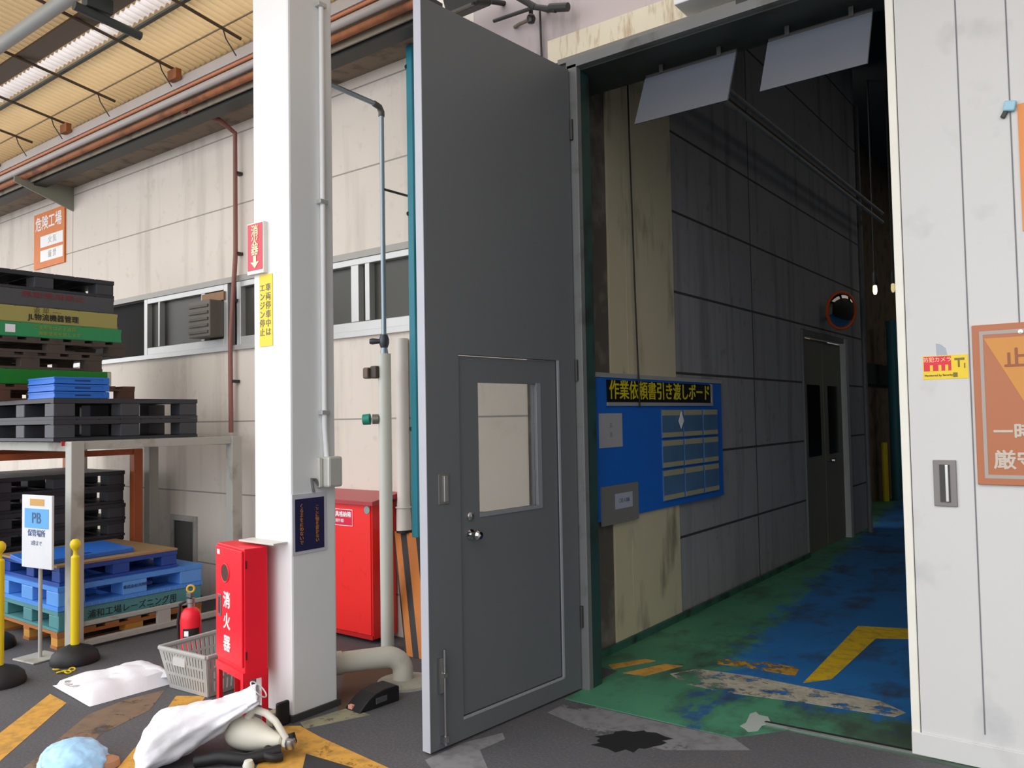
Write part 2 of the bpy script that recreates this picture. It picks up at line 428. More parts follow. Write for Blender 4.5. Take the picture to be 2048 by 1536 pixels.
# strip sill and head
t = MB().box(WX0, WX1, FACADE - .035, FACADE + .02, WZ0 - .012, WZ0 + .03).build('trim_1', m_alum); tag(t, 'grey sill under the window strip', 'sill', kind='structure')
t = MB().box(WX0, WX1, FACADE - .03, FACADE + .02, WZ1 - .02, WZ1 + .03).build('trim_2', M('grey_aluminium_head', (160, 158, 152), .5, .2)); tag(t, 'grey head trim over the window strip', 'trim', kind='structure')
def window(n, x0, x1, mull, label, dark=False):
    t = thing('window_%d' % n, label, 'window', ((x0 + x1) / 2, FACADE, WZ0), kind='structure')
    f = MB(); y0, y1 = FACADE - .02, FACADE + .06
    f.box(x0, x0 + .06, y0, y1, WZ0 + .03, WZ1 - .02); f.box(x1 - .06, x1, y0, y1, WZ0 + .03, WZ1 - .02)
    f.box(x0 + .06, x1 - .06, y0, y1, WZ1 - .07, WZ1 - .02); f.box(x0 + .06, x1 - .06, y0, y1, WZ0 + .03, WZ0 + .10)
    for (a, c) in mull: f.box(a, c, y0 - .004, y1, WZ0 + .10, WZ1 - .07)
    f.build('window_frame', m_alum, t, bevel=.004)
    xs = [x0 + .06] + [q for ac in mull for q in ac] + [x1 - .06]
    for a, c in zip(xs[::2], xs[1::2]):
        MB().box(a, c, FACADE + .03, FACADE + .036, WZ0 + .10, WZ1 - .07).build('pane', m_darkglass, t)
    return t
window(1, wx(292), wx(459), [(wx(321), wx(324)), (wx(407), wx(414))], 'aluminium sliding window with dark glass right of the pallet stack')
window(2, wx(477), wx(585), [(wx(520), wx(526))], 'aluminium window half hidden by the white column')
window(3, wx(590), wx(838) , [(wx(707), wx(722)), (wx(735), wx(744))], 'aluminium window between the white column and the grey door')
t = MB().box(WX0, wx(290), FACADE + .05, FACADE + .07, WZ0 + .03, WZ1 - .02).build('window_4', M('black_window_opening', (26, 26, 25), .95)); tag(t, 'dark window opening left of the aluminium windows behind the pallets', 'window', kind='structure')  # black sheet stands in for the dark inside the open window

# vent hood box in window
t = thing('vent_hood', 'grey louvred vent box fitted in the right part of the aluminium window', 'vent', (wx(432), FACADE - .1, 2.3))
x0, x1 = wx(409), wx(452)
MB().box(x0, x1, FACADE - .16, FACADE - .022, 2.30, 2.62).build('body', M('vent_brown_grey', (112, 106, 98), .6), t, bevel=.008)
s = MB()
for k in range(5): s.box(x0 + .02, x1 - .02, FACADE - .172, FACADE - .158, 2.33 + k * .057, 2.352 + k * .057)
s.build('louvre', M('vent_louvre', (96, 90, 82), .6), t)
MB().box(x0 + .02, wx(458) - .02, FACADE - .04, FACADE - .021, 2.625, 2.70).build('wooden_filler', M('plywood_filler', (150, 116, 84), .7), t)

# low wall vent opening
t = thing('wall_vent', 'small framed vent opening low on the pale wall behind the pallets', 'vent', (-6.94, FACADE, .0))
f = MB(); a0, a1, c0, c1 = -7.15, -6.72, .22, .70
f.box(a0, a0 + .05, FACADE - .02, FACADE + .01, c0, c1); f.box(a1 - .05, a1, FACADE - .02, FACADE + .01, c0, c1)
f.box(a0 + .05, a1 - .05, FACADE - .02, FACADE + .01, c1 - .05, c1); f.box(a0 + .05, a1 - .05, FACADE - .02, FACADE + .01, c0, c0 + .05)
f.build('frame', m_rackgrey, t)
MB().box(a0 + .05, a1 - .05, FACADE - .006, FACADE + .004, c0 + .05, c1 - .05).build('opening', M('vent_dark', (80, 80, 76), .8), t)

# ---- door frame
t = thing('trim_3', 'grey steel door frame with dark green inner reveal around the doorway', 'door frame', (-2.5, 3.95, 0), kind='structure')
MB().box(-2.525, -2.455, 3.93, 3.975, 0, 3.60).build('jamb_face', m_frame_grey, t, bevel=.004)
MB().box(-2.76, -2.457, 3.975, 4.07, 0, 3.60).build('jamb_reveal', m_teal_dark, t)
MB().box(-2.525, 1.2, 3.93, 3.975, 3.58, 3.63).build('lintel_face', m_frame_grey, t)
MB().box(-2.76, 1.2, 3.975, 4.34, 3.57, 3.66).build('lintel_reveal', M('dark_green_lintel', (52, 60, 56), .6, dirt=(40, 42, 38), amt=.4), t)
cs = MB().box(-2.74, -1.2, 4.06, FACADE + .01, 3.66, 3.86).build('lintel_cover', M('cream_cover_sheet', (222, 212, 188), .6, dirt=(168, 140, 98), amt=.3, dscale=7, stretch=(3, 3, .6)))
tag(cs, 'cream metal cover strip above the doorway lintel', 'cover strip')
MB().box(-2.6, 1.0, 3.955, 4.06, 3.635, 3.665).build('lintel_flashing', M('grey_flashing', (120, 118, 112), .5), t)

# white track hood
t = thing('door_track_hood', 'white metal track box above the doorway, cut by the top of the photo', 'track box', (-1.0, 3.9, 3.68))
MB().box(-1.81, 1.4, 3.88, 4.05, 3.71, 4.25).build('box', m_white, t, bevel=.006)
MB().box(-1.74, -1.68, 3.872, 3.882, 3.75, 4.25).build('front_rib', M('hood_rib_grey', (200, 202, 200), .5), t)  # rib in a greyer white than the box
MB().box(-1.50, -1.44, 3.95, 4.05, 3.60, 3.715).build('hanger', m_darkmetal, t)

# ---- wall interior (left side of hall)
wi_mat = seam_wall('grey_block_wall', (158, 158, 160), .604, .632, (64, 62, 60), (80, 76, 74), .6, vx=[7.4], axis='Y', width=.02, var=.12)
wi = MB().box(-2.95, -2.74, 4.35, 8.82, 0, 6.2).box(-2.95, -2.74, 8.82, 10.56, 2.45, 6.2).box(-2.95, -2.74, 10.56, 11.4, 0, 6.2).build('wall_inside', wi_mat)
tag(wi, 'grey block wall running into the dark hall inside the doorway', 'wall', kind='structure')
beige = M('beige_wall_sheet', (206, 196, 164), .6, var=.05, dirt=(120, 112, 94), amt=.25, stretch=(1, 1, .3))
t = MB().box(-2.74, -2.722, 4.72, 4.945, .03, 4.6).box(-2.74, -2.722, 4.952, 5.70, .03, 4.6).build('trim_4', beige)
tag(t, 'beige sheet lining on the near part of the hall wall', 'wall lining', kind='structure')
t = MB().box(-2.722, -2.70, 4.40, 8.80, 0, .05).build('baseboard_left', M('green_skirting', (52, 100, 84), .6, dirt=(30, 40, 36), amt=.6)); tag(t, 'worn green skirting at the foot of the hall wall', 'skirting', kind='structure')
t = MB().box(-2.95, -2.735, 4.07, 4.36, 0, 3.66).box(-2.95, -2.735, 4.36, 4.715, 0, 4.6).build('trim_5', M('stained_grey_pier', (92, 86, 78), .8, dirt=(130, 124, 112), amt=.4)); tag(t, 'stained grey pier between the door frame and the beige lining', 'pier', kind='structure')
# far wall, ceiling, right wall
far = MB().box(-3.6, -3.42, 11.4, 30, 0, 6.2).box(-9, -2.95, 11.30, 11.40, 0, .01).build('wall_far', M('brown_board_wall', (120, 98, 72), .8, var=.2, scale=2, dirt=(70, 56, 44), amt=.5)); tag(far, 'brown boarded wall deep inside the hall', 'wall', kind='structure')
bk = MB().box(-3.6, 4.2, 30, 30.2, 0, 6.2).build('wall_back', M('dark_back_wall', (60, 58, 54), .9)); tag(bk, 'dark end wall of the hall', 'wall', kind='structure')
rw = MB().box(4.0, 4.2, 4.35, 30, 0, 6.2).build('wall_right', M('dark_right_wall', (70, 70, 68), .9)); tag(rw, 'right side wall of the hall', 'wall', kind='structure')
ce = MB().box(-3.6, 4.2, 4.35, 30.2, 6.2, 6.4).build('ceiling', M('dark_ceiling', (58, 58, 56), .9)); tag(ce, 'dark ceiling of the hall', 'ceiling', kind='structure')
t = MB().box(-3.42, -3.36, 11.42, 22, 2.0, 2.35).build('trim_6', m_darkmetal); tag(t, 'dark rail along the brown boarded wall deep inside', 'rail', kind='structure')

# interior double door
t = thing('door_2', 'pale double door with two dark panes in the hall wall', 'door', (-2.78, 9.7, 0), kind='structure')
mdoor = M('inner_door_paint', (120, 118, 104), .6)
for (ya, yb) in ((8.90, 9.66), (9.67, 10.42)):
    d = MB().box(-2.80, -2.765, ya, yb, .01, 2.36).build('door_leaf', mdoor, t)
    MB().box(-2.766, -2.760, ya + .16, yb - .14, 1.05, 1.85).build('pane', M('inner_dark_pane', (22, 22, 20), .2), d)
k = MB().lathe((-2.765, 9.78, .98), [(.0, 0), (.02, .0), (.02, .03), (.035, .05), (.03, .08), (0, .085)], 16, 'X').build('knob', m_steel, t, smooth=True)
fr = MB(); fr.box(-2.80, -2.72, 8.83, 8.89, 0, 2.44); fr.box(-2.80, -2.72, 8.89, 10.43, 2.38, 2.44); fr.build('door_frame', M('inner_frame', (110, 112, 108), .5), t)
MB().box(-2.80, -2.70, 10.43, 10.54, 0, 2.44).build('door_post', M('pale_inner_post', (176, 180, 174), .5), t)

# convex mirror
t = thing('convex_mirror', 'round convex mirror with orange rim above the inner double door', 'mirror', (-2.60, 9.70, 2.50))
nrm = Vector((.86, -.50, -.1)).normalized(); u = nrm.cross(Vector((0, 0, 1))).normalized(); v = u.cross(nrm); c = Vector((-2.55, 9.72, 2.71))
rg = []
for (r, h) in ((.205, 0), (.185, .02), (.14, .04), (.08, .054), (.02, .06)):
    rg.append([c + nrm * h + (u * math.cos(2 * math.pi * k / 28) + v * math.sin(2 * math.pi * k / 28)) * r for k in range(28)])
MB().rings(rg).build('mirror_face', M('mirror_chrome', (200, 200, 200), .05, 1.0), t, smooth=True)
MB().torus(c, .212, .018, nrm, 28, 8).build('rim', M('orange_rim', (232, 96, 30), .4), t, smooth=True)
MB().cyl(c - nrm * .03, Vector((-2.735, 9.80, 2.64)), .02).build('bracket', m_darkmetal, t)

# hall fittings
t = MB().tube([(-3.14, 15.2, 0), (-3.14, 15.2, 3.1)], .11, 16).build('hall_post', M('hall_teal_post', (44, 110, 118), .5), smooth=True); tag(t, 'teal round post standing deep inside the hall', 'post')
t = MB().tube([(-3.28, 14.9, 0), (-3.28, 14.9, 1.0)], .05, 12).build('hall_bollard', m_yellow, smooth=True); tag(t, 'short yellow bollard beside the teal post deep inside', 'bollard')
for i, (yy, zz) in enumerate(((0, 0), (.0, .12))):
    a = OX(1455, 170, -2.45); bq = OX(1700, 362, -2.45)
    t = MB().tube([(-2.45, 4.6, 4.05 + zz), (-2.45, 11.5, 4.05 + zz)], .022, 10).build('ceiling_pipe', m_rackgrey, smooth=True)
    tag(t, 'lower of two thin pipes running along the hall wall' if i == 0 else 'upper of two thin pipes running along the hall wall', 'pipe', 'twin pipes in the hall')
t = MB().tube([(-2.62, 11.0, .0), (-2.62, 11.0, 5.5)], .03, 10).build('riser_pipe', m_frame_grey, smooth=True); tag(t, 'thin upright riser pipe at the end of the grey hall wall', 'pipe')
for i, (px, py) in enumerate(((1750, 578), (1786, 574))):
    p = OY(px, py, 12.0 + i * .6)
    t = thing('hall_lamp', 'left of two small lit lamps deep in the dark hall' if i == 0 else 'dimmer right of two small lamps deep in the dark hall', 'lamp', p, group='lamps in the hall')
    MB().lathe(p, [(.01, .25), (.03, .22), (.04, .06), (.036, .05), (.01, .06)], 16).build('lamp_shade', m_darkmetal, t, smooth=True)
    MB().lathe(p, [(.006, .06), (.026, .04), (.03, -.03), (.02, -.07), (.006, -.08)], 14).build('bulb', emit('lamp_glow' + str(i), (255, 236, 170), 3.2 if i == 0 else .45), t, smooth=True)
    MB().cyl(p + Vector((0, 0, .24)), (p.x, p.y, 6.2), .012, 8).build('cord', m_darkmetal, t)

for (x, y, e) in ((2.2, 8.0, 13), (2.2, 13.0, 18), (1.5, 20.0, 45)):     # added fill lights without fixtures, brightening the hall, hidden behind the white panel
    ld = bpy.data.lights.new('hall_fill_light', 'AREA'); ld.shape = 'RECTANGLE'; ld.size = 3.0; ld.size_y = 4.0; ld.energy = e; ld.color = (1, .93, .82)
    lo = bpy.data.objects.new('hall_fill_light', ld); COL.objects.link(lo); lo.location = (x, y, 6.15)
# hanging flaps under the lintel
for i, (xa, xb) in enumerate(((-2.15, -1.60), (-1.425, -.905))):
    t = thing('lintel_flap', 'left of two grey tilted flap plates under the lintel' if i == 0 else 'right of two grey tilted flap plates under the lintel', 'flap', ((xa + xb) / 2, 4.2, 3.5), group='flap plates under the lintel')
    MB().hexa([(xa, 4.05, 3.20), (xb, 4.05, 3.20), (xb, 4.066, 3.203), (xa, 4.066, 3.203), (xa, 4.195, 3.51), (xb, 4.195, 3.51), (xb, 4.211, 3.513), (xa, 4.211, 3.513)]).build('plate', M('grey_flap_paint', (98, 103, 112), .45), t)
    MB().cyl((xa, 4.215, 3.525), (xb, 4.215, 3.525), .012, 10).build('hinge', m_darkmetal, t)
    for q in (xa + .1, xb - .1): MB().box(q - .012, q + .012, 4.2, 4.23, 3.52, 3.572).build('hanger', m_darkmetal, t)

# ---- white sliding panel at right
t = thing('door_3', 'large white sliding door panel at the right of the doorway', 'door', (.4, 4.06, 0), kind='structure')
MB().box(-.775, 1.9, 4.03, 4.10, .012, 4.9).build('panel', m_panel_white, t)
MB().box(-.815, -.779, 4.026, 4.10, .006, 4.9).build('edge_strip', M('panel_edge', (232, 230, 218), .5), t, bevel=.004)
s = MB()
for x in (-.526, -.335): s.box(x - .0025, x + .0025, 4.0275, 4.031, .15, 4.9)
s.build('joint', M('panel_joint', (120, 118, 122), .7), t)
MB().box(-.815, 1.9, 4.02, 4.032, .006, .105).build('kick_strip', m_panel_white, t, bevel=.003)
h = MB().box(-.686, -.594, 4.020, 4.031, 1.12, 1.325).build('flush_handle', M('dull_handle_steel', (128, 124, 120), .5, .2), t, bevel=.003)
MB().box(-.660, -.620, 4.016, 4.022, 1.14, 1.305).build('recess', M('handle_recess', (62, 60, 58), .6), h)
MB().box(-.638, -.624, 4.010, 4.018, 1.14, 1.305).build('grip', m_steel, h, bevel=.003)

# ================================================================== GREY DOOR LEAF
H0 = Vector((-2.50, 3.915, .012)); ang = math.atan2(.098, 1.14)
LEN, HT = 1.145, 3.555
t = thing('door_1', 'tall dark grey steel door leaf standing open with a small glazed door in it', 'door', H0, -ang, kind='structure')
# local: y runs from hinge (0) to free edge (-LEN); x=0 is the +X face, thickness to -x
wy0, wy1, wz0, wz1 = -.93, -.15, .10, 1.85      # wicket
b = MB(); T = .05
b.box(-T, 0, -LEN, wy0, 0, HT); b.box(-T, 0, wy1, 0, 0, HT); b.box(-T, 0, wy0, wy1, wz1, HT); b.box(-T, 0, wy0, wy1, 0, wz0)
b.build('leaf', m_grey_door, t, local=True)
MB().box(-T, .0015, -LEN - .004, -LEN, 0, HT).build('edge_strip', M('edge_grey', (176, 178, 186), .45), t, local=True)
wk = MB(); g0, g1, h0, h1 = -.785, -.335, 1.06, 1.715; W0 = -.012; iy0, iy1, iz0, iz1 = wy0 + .005, wy1 - .012, wz0 + .006, wz1 - .006
wk.box(-T + .004, W0, iy0, g0, iz0, iz1); wk.box(-T + .004, W0, g1, iy1, iz0, iz1); wk.box(-T + .004, W0, g0, g1, h1, iz1); wk.box(-T + .004, W0, g0, g1, iz0, h0)
wk = wk.build('wicket_door', m_grey_door, t, local=True)
gf = MB(); q = .018
gf.box(W0 - .002, W0 + .004, g1, g1 + q * 2, h0 - q, h1 + .005); gf.box(W0 - .002, W0 + .004, g0, g1, h0 - q, h0)
gf.build('glazing_bead', M('bead_grey', (128, 132, 138), .4), wk, local=True)
MB().box(-.030, -.026, g0, g1, h0, h1).build('pane', glass('clear_door_glass', (253, 254, 253)), wk, local=True)
MB().box(-.004, .003, wy1 - .012, wy1 + .004, wz0, wz1).build('stop_strip', M('stop_light_grey', (150, 154, 158), .4), t, local=True)
MB().box(-.004, .002, wy0, wy1, wz0 - .008, wz0 + .004).build('sill_strip', M('stop_light_grey', (150, 154, 158), .4), t, local=True)
kn = MB().lathe((W0, -.855, .965), [(.026, 0), (.026, .006), (.012, .01), (.012, .035), (.024, .045), (.026, .06), (.018, .072), (0, .074)], 18, 'X').build('door_knob', M('chrome', (200, 200, 200), .12, 1.0), wk, smooth=True, local=True)
MB().lathe((W0, -.855, 1.055), [(.022, 0), (.022, .008), (.016, .014), (.0, .016)], 18, 'X').build('lock_cylinder', m_steel, wk, smooth=True, local=True)
fh = MB().box(0, .004, -1.075, -1.005, 1.13, 1.275).build('flush_handle', M('dull_steel', (150, 150, 146), .35, .9), t, bevel=.002, local=True)
MB().box(.003, .012, -1.045, -1.018, 1.14, 1.265).build('grip', m_steel, fh, bevel=.003, local=True)
fb = MB().tube([(.022, -1.07, .02), (.022, -1.07, .46)], .007, 10).build('flush_bolt', m_steel, t, smooth=True, local=True)
MB().box(0, .016, -1.10, -1.075, .26, .42).build('bolt_plate', m_steel, fb, local=True)
MB().box(0, .028, -1.085, -1.055, .03, .06).build('bolt_guide', m_steel, fb, local=True)
MB().box(0, .028, -1.082, -1.058, .33, .35).build('bolt_guide', m_steel, fb, local=True)
for z in (.4, 1.8, 3.2): MB().cyl((.006, .008, z - .06), (.006, .008, z + .06), .011, 12).build('hinge', m_darkmetal, t, smooth=True, local=True)

# ================================================================== COLUMN and what hangs on it
CX0, CX1, CY0, CY1 = -3.785, -3.47, 2.675, 2.975
t = thing('steel_column', 'tall white square steel column in front of the factory wall', 'column', (-3.63, 2.82, 0))
MB().box(CX0, CX1, CY0, CY1, 0, 4.62).build('shaft', m_white, t, bevel=.012)
MB().box(CX0 - .012, CX1 + .012, CY0 - .010, CY1 + .012, 0, .035).build('base_skirt', M('dark_base', (60, 60, 58), .7), t)
MB().box(-3.80, -3.50, 2.585, CY0, .912, .922).build('ledge_plate', M('pale_ledge', (208, 206, 198), .5), t, bevel=.002)
t = thing('conduit', 'thin white conduit running down the side face of the white column', 'conduit', (CX1, 2.885, 1.3))
MB().tube([(CX1 + .018, 2.885, 3.86), (CX1 + .018, 2.885, 1.52), (CX1 + .018, 2.893, 1.42), (CX1 + .022, 2.895, 1.34)], .0145, 12).build('pipe', m_white, t, smooth=True)
for py in (14, 405, 825): 
    z = OX(640, py, CX1).z; MB().box(CX1, CX1 + .036, 2.855, 2.912, z - .012, z + .012).build('clamp', m_alum, t, bevel=.003)
bx = MB().box(CX1, CX1 + .075, 2.865, 2.962, 1.19, 1.355).build('junction_box', M('pale_metal_box', (206, 206, 198), .4, .2), t, bevel=.012)
MB().box(CX1, CX1 + .03, 2.838, 2.862, 1.19, 1.35).build('side_box', M('pale_metal_box', (206, 206, 198), .4, .2), t, bevel=.006)
MB().tube([(CX1 + .02, 2.85, 1.19), (CX1 + .012, 2.825, 1.235), (CX1 + .01, 2.80, 1.24), (CX1 + .008, 2.815, 1.17)], .008, 8).build('cable', M('grey_cable', (110, 110, 110), .6), t, smooth=True)

t = thing('notice_board', 'navy notice with orange vertical lettering on the column side face', 'notice', (CX1, 2.785, .85))
MB().box(CX1, CX1 + .006, 2.677, 2.90, .852, 1.165).build('white_backing', M('notice_white', (206, 206, 214), .5), t)
MB().box(CX1 + .006, CX1 + .008, 2.694, 2.885, .868, 1.140).build('navy_panel', M('navy_panel', (34, 34, 78), .45), t)
m_or = M('orange_lettering', (196, 128, 40), .6, var=0)
text('ここに物を置かない\nで'.replace('\n', '')[:9].replace('', '\n')[1:-1], .024, (CX1 + .0085, 2.838, 1.00), '+X', m_or, parent=t, space=.92)
text('くるまを止めないで'.replace('', '\n')[1:-1], .026, (CX1 + .0085, 2.735, 1.005), '+X', m_or, parent=t, space=.92)

t = thing('extinguisher_sign', 'small red sign with cream characters for fire extinguisher on the column front', 'sign', (-3.73, CY0, 2.36))
MB().box(-3.80, -3.655, CY0 - .028, CY0, 2.352, 2.632).build('backing', M('sign_white_edge', (236, 232, 222), .5), t)
MB().box(-3.795, -3.662, CY0 - .030, CY0 - .027, 2.372, 2.626).build('red_face', M('sign_red', (214, 60, 78), .45), t)
text('消\n火\n器', .066, (-3.728, CY0 - .031, 2.531), '-Y', M('cream_lettering', (252, 240, 190), .5, var=0), parent=t, space=.78, bold=.0012)
MB().prism([(-3.742, CY0 - .031, 2.45), (-3.716, CY0 - .031, 2.45), (-3.716, CY0 - .031, 2.415), (-3.690, CY0 - .031, 2.418), (-3.728, CY0 - .031, 2.382), (-3.766, CY0 - .031, 2.418), (-3.742, CY0 - .031, 2.415)], (0, -.001, 0)).build('arrow', M('cream_lettering', (252, 240, 190), .5, var=0), t)
t = thing('engine_stop_sign', 'narrow yellow strip with vertical lettering below the red sign on the column', 'sign', (-3.67, CY0, 1.95))
MB().box(-3.727, -3.613, CY0 - .004, CY0, 1.955, 2.345).build('strip', M('yellow_sign', (244, 214, 50), .5), t)
m_gt = M('faded_grey_lettering', (120, 120, 110), .6, var=0)
text('車\n両\n停\n車\n中\nは', .046, (-3.648, CY0 - .005, 2.150), '-Y', m_gt, parent=t, space=1.05)
text('エ\nン\nジ\nン\n停\n止', .046, (-3.700, CY0 - .005, 2.150), '-Y', m_gt, parent=t, space=1.05)

# rubber and timber at the column foot
p0, p1 = FL(545, 1440), FL(572, 1424)
t = MB().box(-3.552, -3.497, 2.57, 2.66, 0, .07).build('timber_block', M('pale_timber', (178, 168, 142), .8, dirt=(130, 118, 92), amt=.4), bevel=.006); tag(t, 'pale timber block on the ground at the column foot', 'block')
t = MB().box(-3.495, -3.468, 2.585, 2.66, 0, .12).build('rubber_pad', m_black, bevel=.01); tag(t, 'black rubber pad standing at the front corner of the column foot', 'pad')

# ================================================================== red extinguisher cabinet (local frame)
t = thing('extinguisher_cabinet', 'slim red extinguisher cabinet on legs with a round window, at the white column', 'cabinet', (-3.945, 2.552, 0), R_(-11))
CWd, CD, Z0, Z1 = .345, .125, .27, .90
MB().box(0, CWd, 0, CD, Z0, Z1).build('body', m_red, t, bevel=.004, local=True)
d = MB(); seg = 28; wc = Vector((.135, 0, .755)); rr = .048
d.box(.006, CWd - .006, -.012, -.001, Z0 + .03, Z1 - .012)
d = d.build('door', m_red, t, bevel=.003, local=True)
MB().lathe((wc.x, -.0125, wc.z), [(.0, 0), (rr, 0), (rr, -.003), (0, -.003)], seg, 'Y').build('round_window', M('cabinet_dark_glass', (84, 62, 56), .25), d, local=True)
MB().torus((wc.x, -.0135, wc.z), rr, .004, (0, 1, 0), 28, 8).build('window_ring', m_red, d, smooth=True, local=True)
hd = MB().box(.038, .082, -.016, -.012, .52, .635).build('handle', M('cabinet_handle', (150, 140, 140), .4, .7), d, bevel=.004, local=True)
MB().box(.050, .070, -.018, -.0155, .535, .62).build('handle_recess', M('handle_dark', (90, 84, 86), .5, .5), hd, local=True)
for ch, z in (('消', .61), ('火', .50), ('器', .385)): text(ch, .088, (.155, -.0135, z), '-Y', m_whitetext, parent=d, bold=.0018, local=True)
MB().box(.03, .062, -.0135, -.012, .845, .87).build('white_label', m_whitetext, d, local=True)
for z in (.82, .36): MB().box(CWd - .006, CWd + .004, .004, .012, z - .02, z + .02).build('hinge', M('dark_red', (110, 10, 20), .5), t, local=True)
MB().box(-.002, CWd + .002, -.010, .004, .235, .275).box(-.002, CWd + .002, CD - .004, CD, .235, .275).box(CWd - .004, CWd + .002, .004, CD, .235, .275).build('leg_frame', m_red, t, local=True)
for (x, y) in ((.0, -.008), (CWd - .034, -.008), (.0, CD - .034), (CWd - .034, CD - .034)):
    sgnx = 1 if x > .1 else 0; sgny = 1 if y > .04 else 0
    l = MB(); xo = x + (.030 if sgnx else 0); l.box(xo, xo + .005, y, y + .034, 0, .236)
    yo = y + (.029 if sgny else 0); l.box(x, x + .035, yo, yo + .005, 0, .236); l.build('leg', m_red, t, local=True)

# ================================================================== big red hose cabinet at wall
t = thing('hose_cabinet', 'large red storage cabinet with sloping lid against the wall behind the column', 'cabinet', (-4.5, 4.0, 0))
MB().box(-4.92, -4.18, 3.905, 4.13, .03, .965).build('body', m_red2, t, bevel=.004)
MB().box(-4.915, -4.19, 3.895, 3.906, .06, .955).build('door', m_red2, t, bevel=.003)
MB().hexa([(-4.95, 3.86, .955), (-4.13, 3.86, .955), (-4.13, 4.145, .99), (-4.95, 4.145, .99), (-4.95, 3.86, .985), (-4.13, 3.86, .985), (-4.13, 4.145, 1.03), (-4.95, 4.145, 1.03)]).build('lid', M('dull_red_lid', (176, 60, 66), .35), t, bevel=.003)
p = OY(734, 1020, 3.894)
MB().lathe((p.x, 3.895, p.z), [(0, 0), (.028, 0), (.028, -.004), (0, -.005)], 20, 'Y').build('round_lock', M('lock_grey_green', (150, 170, 168), .4, .3), t)
a, c = OY(640, 1028, 3.894), OY(706, 1070, 3.894)
lb = MB().box(a.x - .1, c.x, 3.891, 3.895, .80, .915).build('label_plate', M('label_red', (226, 26, 66), .45), t)
ed = MB(); ed.box(a.x - .1, c.x, 3.890, 3.892, .912, .916).box(a.x - .1, c.x, 3.890, 3.892, .799, .803).box(c.x - .004, c.x, 3.890, 3.892, .803, .912).build('label_border', m_whitetext, lb)
text('器具格納箱', .042, (c.x - .014, 3.8905, .878), '-Y', m_whitetext, parent=lb, align='RIGHT', bold=.001)
text('（共用屋外箱）', .027, (c.x - .07, 3.8905, .832), '-Y', m_whitetext, parent=lb, align='RIGHT')
MB().box(-4.92, -4.18, 3.898, 3.906, .03, .058).build('plinth', M('dark_red_plinth', (196, 24, 26), .5), t)

# ================================================================== pipes on the wall
px_, py_ = -3.985, 3.85
t = thing('standpipe', 'thick pale green-white upright pipe with valves in front of the wall', 'pipe', (px_, py_, 0))
MB().tube([(px_, py_, .0), (px_, py_, 1.995)], .044, 20).build('sleeve', m_bpipe, t, smooth=True)
MB().tube([(px_, py_, 1.995), (px_, py_, 2.035)], [.028, .022], 14).build('cap', m_galv, t, smooth=True)
v_ = MB().tube([(px_, py_, 2.035), (px_, py_, 2.065), (px_, py_, 2.095), (px_, py_, 2.125)], [.024, .034, .034, .024], 14).build('ball_valve', M('valve_dark', (74, 78, 86), .4, .5), t, smooth=True)
MB().tube([(px_ - .02, py_ - .02, 2.08), (px_ - .06, py_ - .05, 2.08), (px_ - .075, py_ - .06, 2.08)], [.016, .022, .018], 12).build('valve_handle', M('valve_dark', (74, 78, 86), .4, .5), v_, smooth=True)
z1 = OY(760, 745, py_).z
cl = MB().obox((px_ - .035, py_ - .05, z1), (.06, .05, .085)).build('pipe_clamp', M('clamp_brown', (84, 76, 72), .6, .3), t, bevel=.01)
MB().obox((px_ - .085, py_ - .075, z1 - .005), (.05, .05, .075)).build('clamp_bracket', M('clamp_brown2', (116, 100, 90), .6, .3), cl, bevel=.01)
z1 = OY(760, 838, py_).z
tp = MB().tube([(px_ - .03, py_ - .03, z1), (px_ - .06, py_ - .06, z1)], [.034, .034], 16).build('tap_body', M('tap_grey', (140, 142, 134), .4, .5), t, smooth=True)
MB().tube([(px_ - .07, py_ - .07, z1), (px_ - .11, py_ - .095, z1 - .003)], [.038, .036], 16).build('tap_handle', M('tap_green', (30, 150, 128), .4), tp, smooth=True)

t = thing('steel_riser', 'thin galvanised riser pipe rising from the standpipe and bending forward', 'pipe', (px_, py_, 2.15))
zt = OY(765, 212, py_).z
MB().tube([(px_, py_, 2.12), (px_, py_, zt - .05), (px_, py_ - .015, zt - .012), (px_, py_ - .05, zt), (px_, py_ - .62, zt + .012)], .0165, 14).build('pipe', m_galv, t, smooth=True)
MB().tube([(px_, py_, zt - .07), (px_, py_ - .0, zt - .04), (px_, py_ - .02, zt - .01), (px_, py_ - .07, zt)], .0215, 14).build('elbow', M('elbow_grey', (96, 96, 90), .5, .4), t, smooth=True)
z2 = OY(768, 378, py_).z
MB().tube([(px_ + .01, py_, z2), (px_ + .02, FACADE, z2)], .009, 8).build('wall_bracket', m_darkmetal, t)

t = thing('floor_pipe', 'beige drain pipe lying across the ground behind the column, bent down at its end', 'pipe', (-3.45, 3.4, 0))
e0 = Vector((-3.43, 3.47, .0)); zc = .155
pts = [Vector((-3.70, 3.06, zc - .03)), Vector((-3.685, 3.085, zc - .01)), Vector((-3.66, 3.125, zc)), Vector((-3.50, 3.365, zc + .005))]
for k in range(1, 7):
    a = k / 6 * math.pi / 2; pts.append(Vector((-3.50, 3.365, zc + .005)) + Vector((.07, .105, 0)) * math.sin(a) * .8 + Vector((0, 0, -.09)) * (1 - math.cos(a)))
pts.append(Vector((pts[-1].x, pts[-1].y, .0)))
MB().tube(pts, .060, 20).build('pipe', m_beigepipe, t, smooth=True)
MB().tube([pts[2] - (pts[3] - pts[2]).normalized() * .02, pts[2] + (pts[3] - pts[2]).normalized() * .035], .066, 20).build('collar', m_beigepipe, t, smooth=True)
MB().lathe((pts[-1].x + .02, pts[-1].y + .0, 0), [(0, .0), (.17, .0), (.165, .014), (.08, .024), (0, .026)], 24).build('mortar_ring', m_concrete, t, smooth=True)

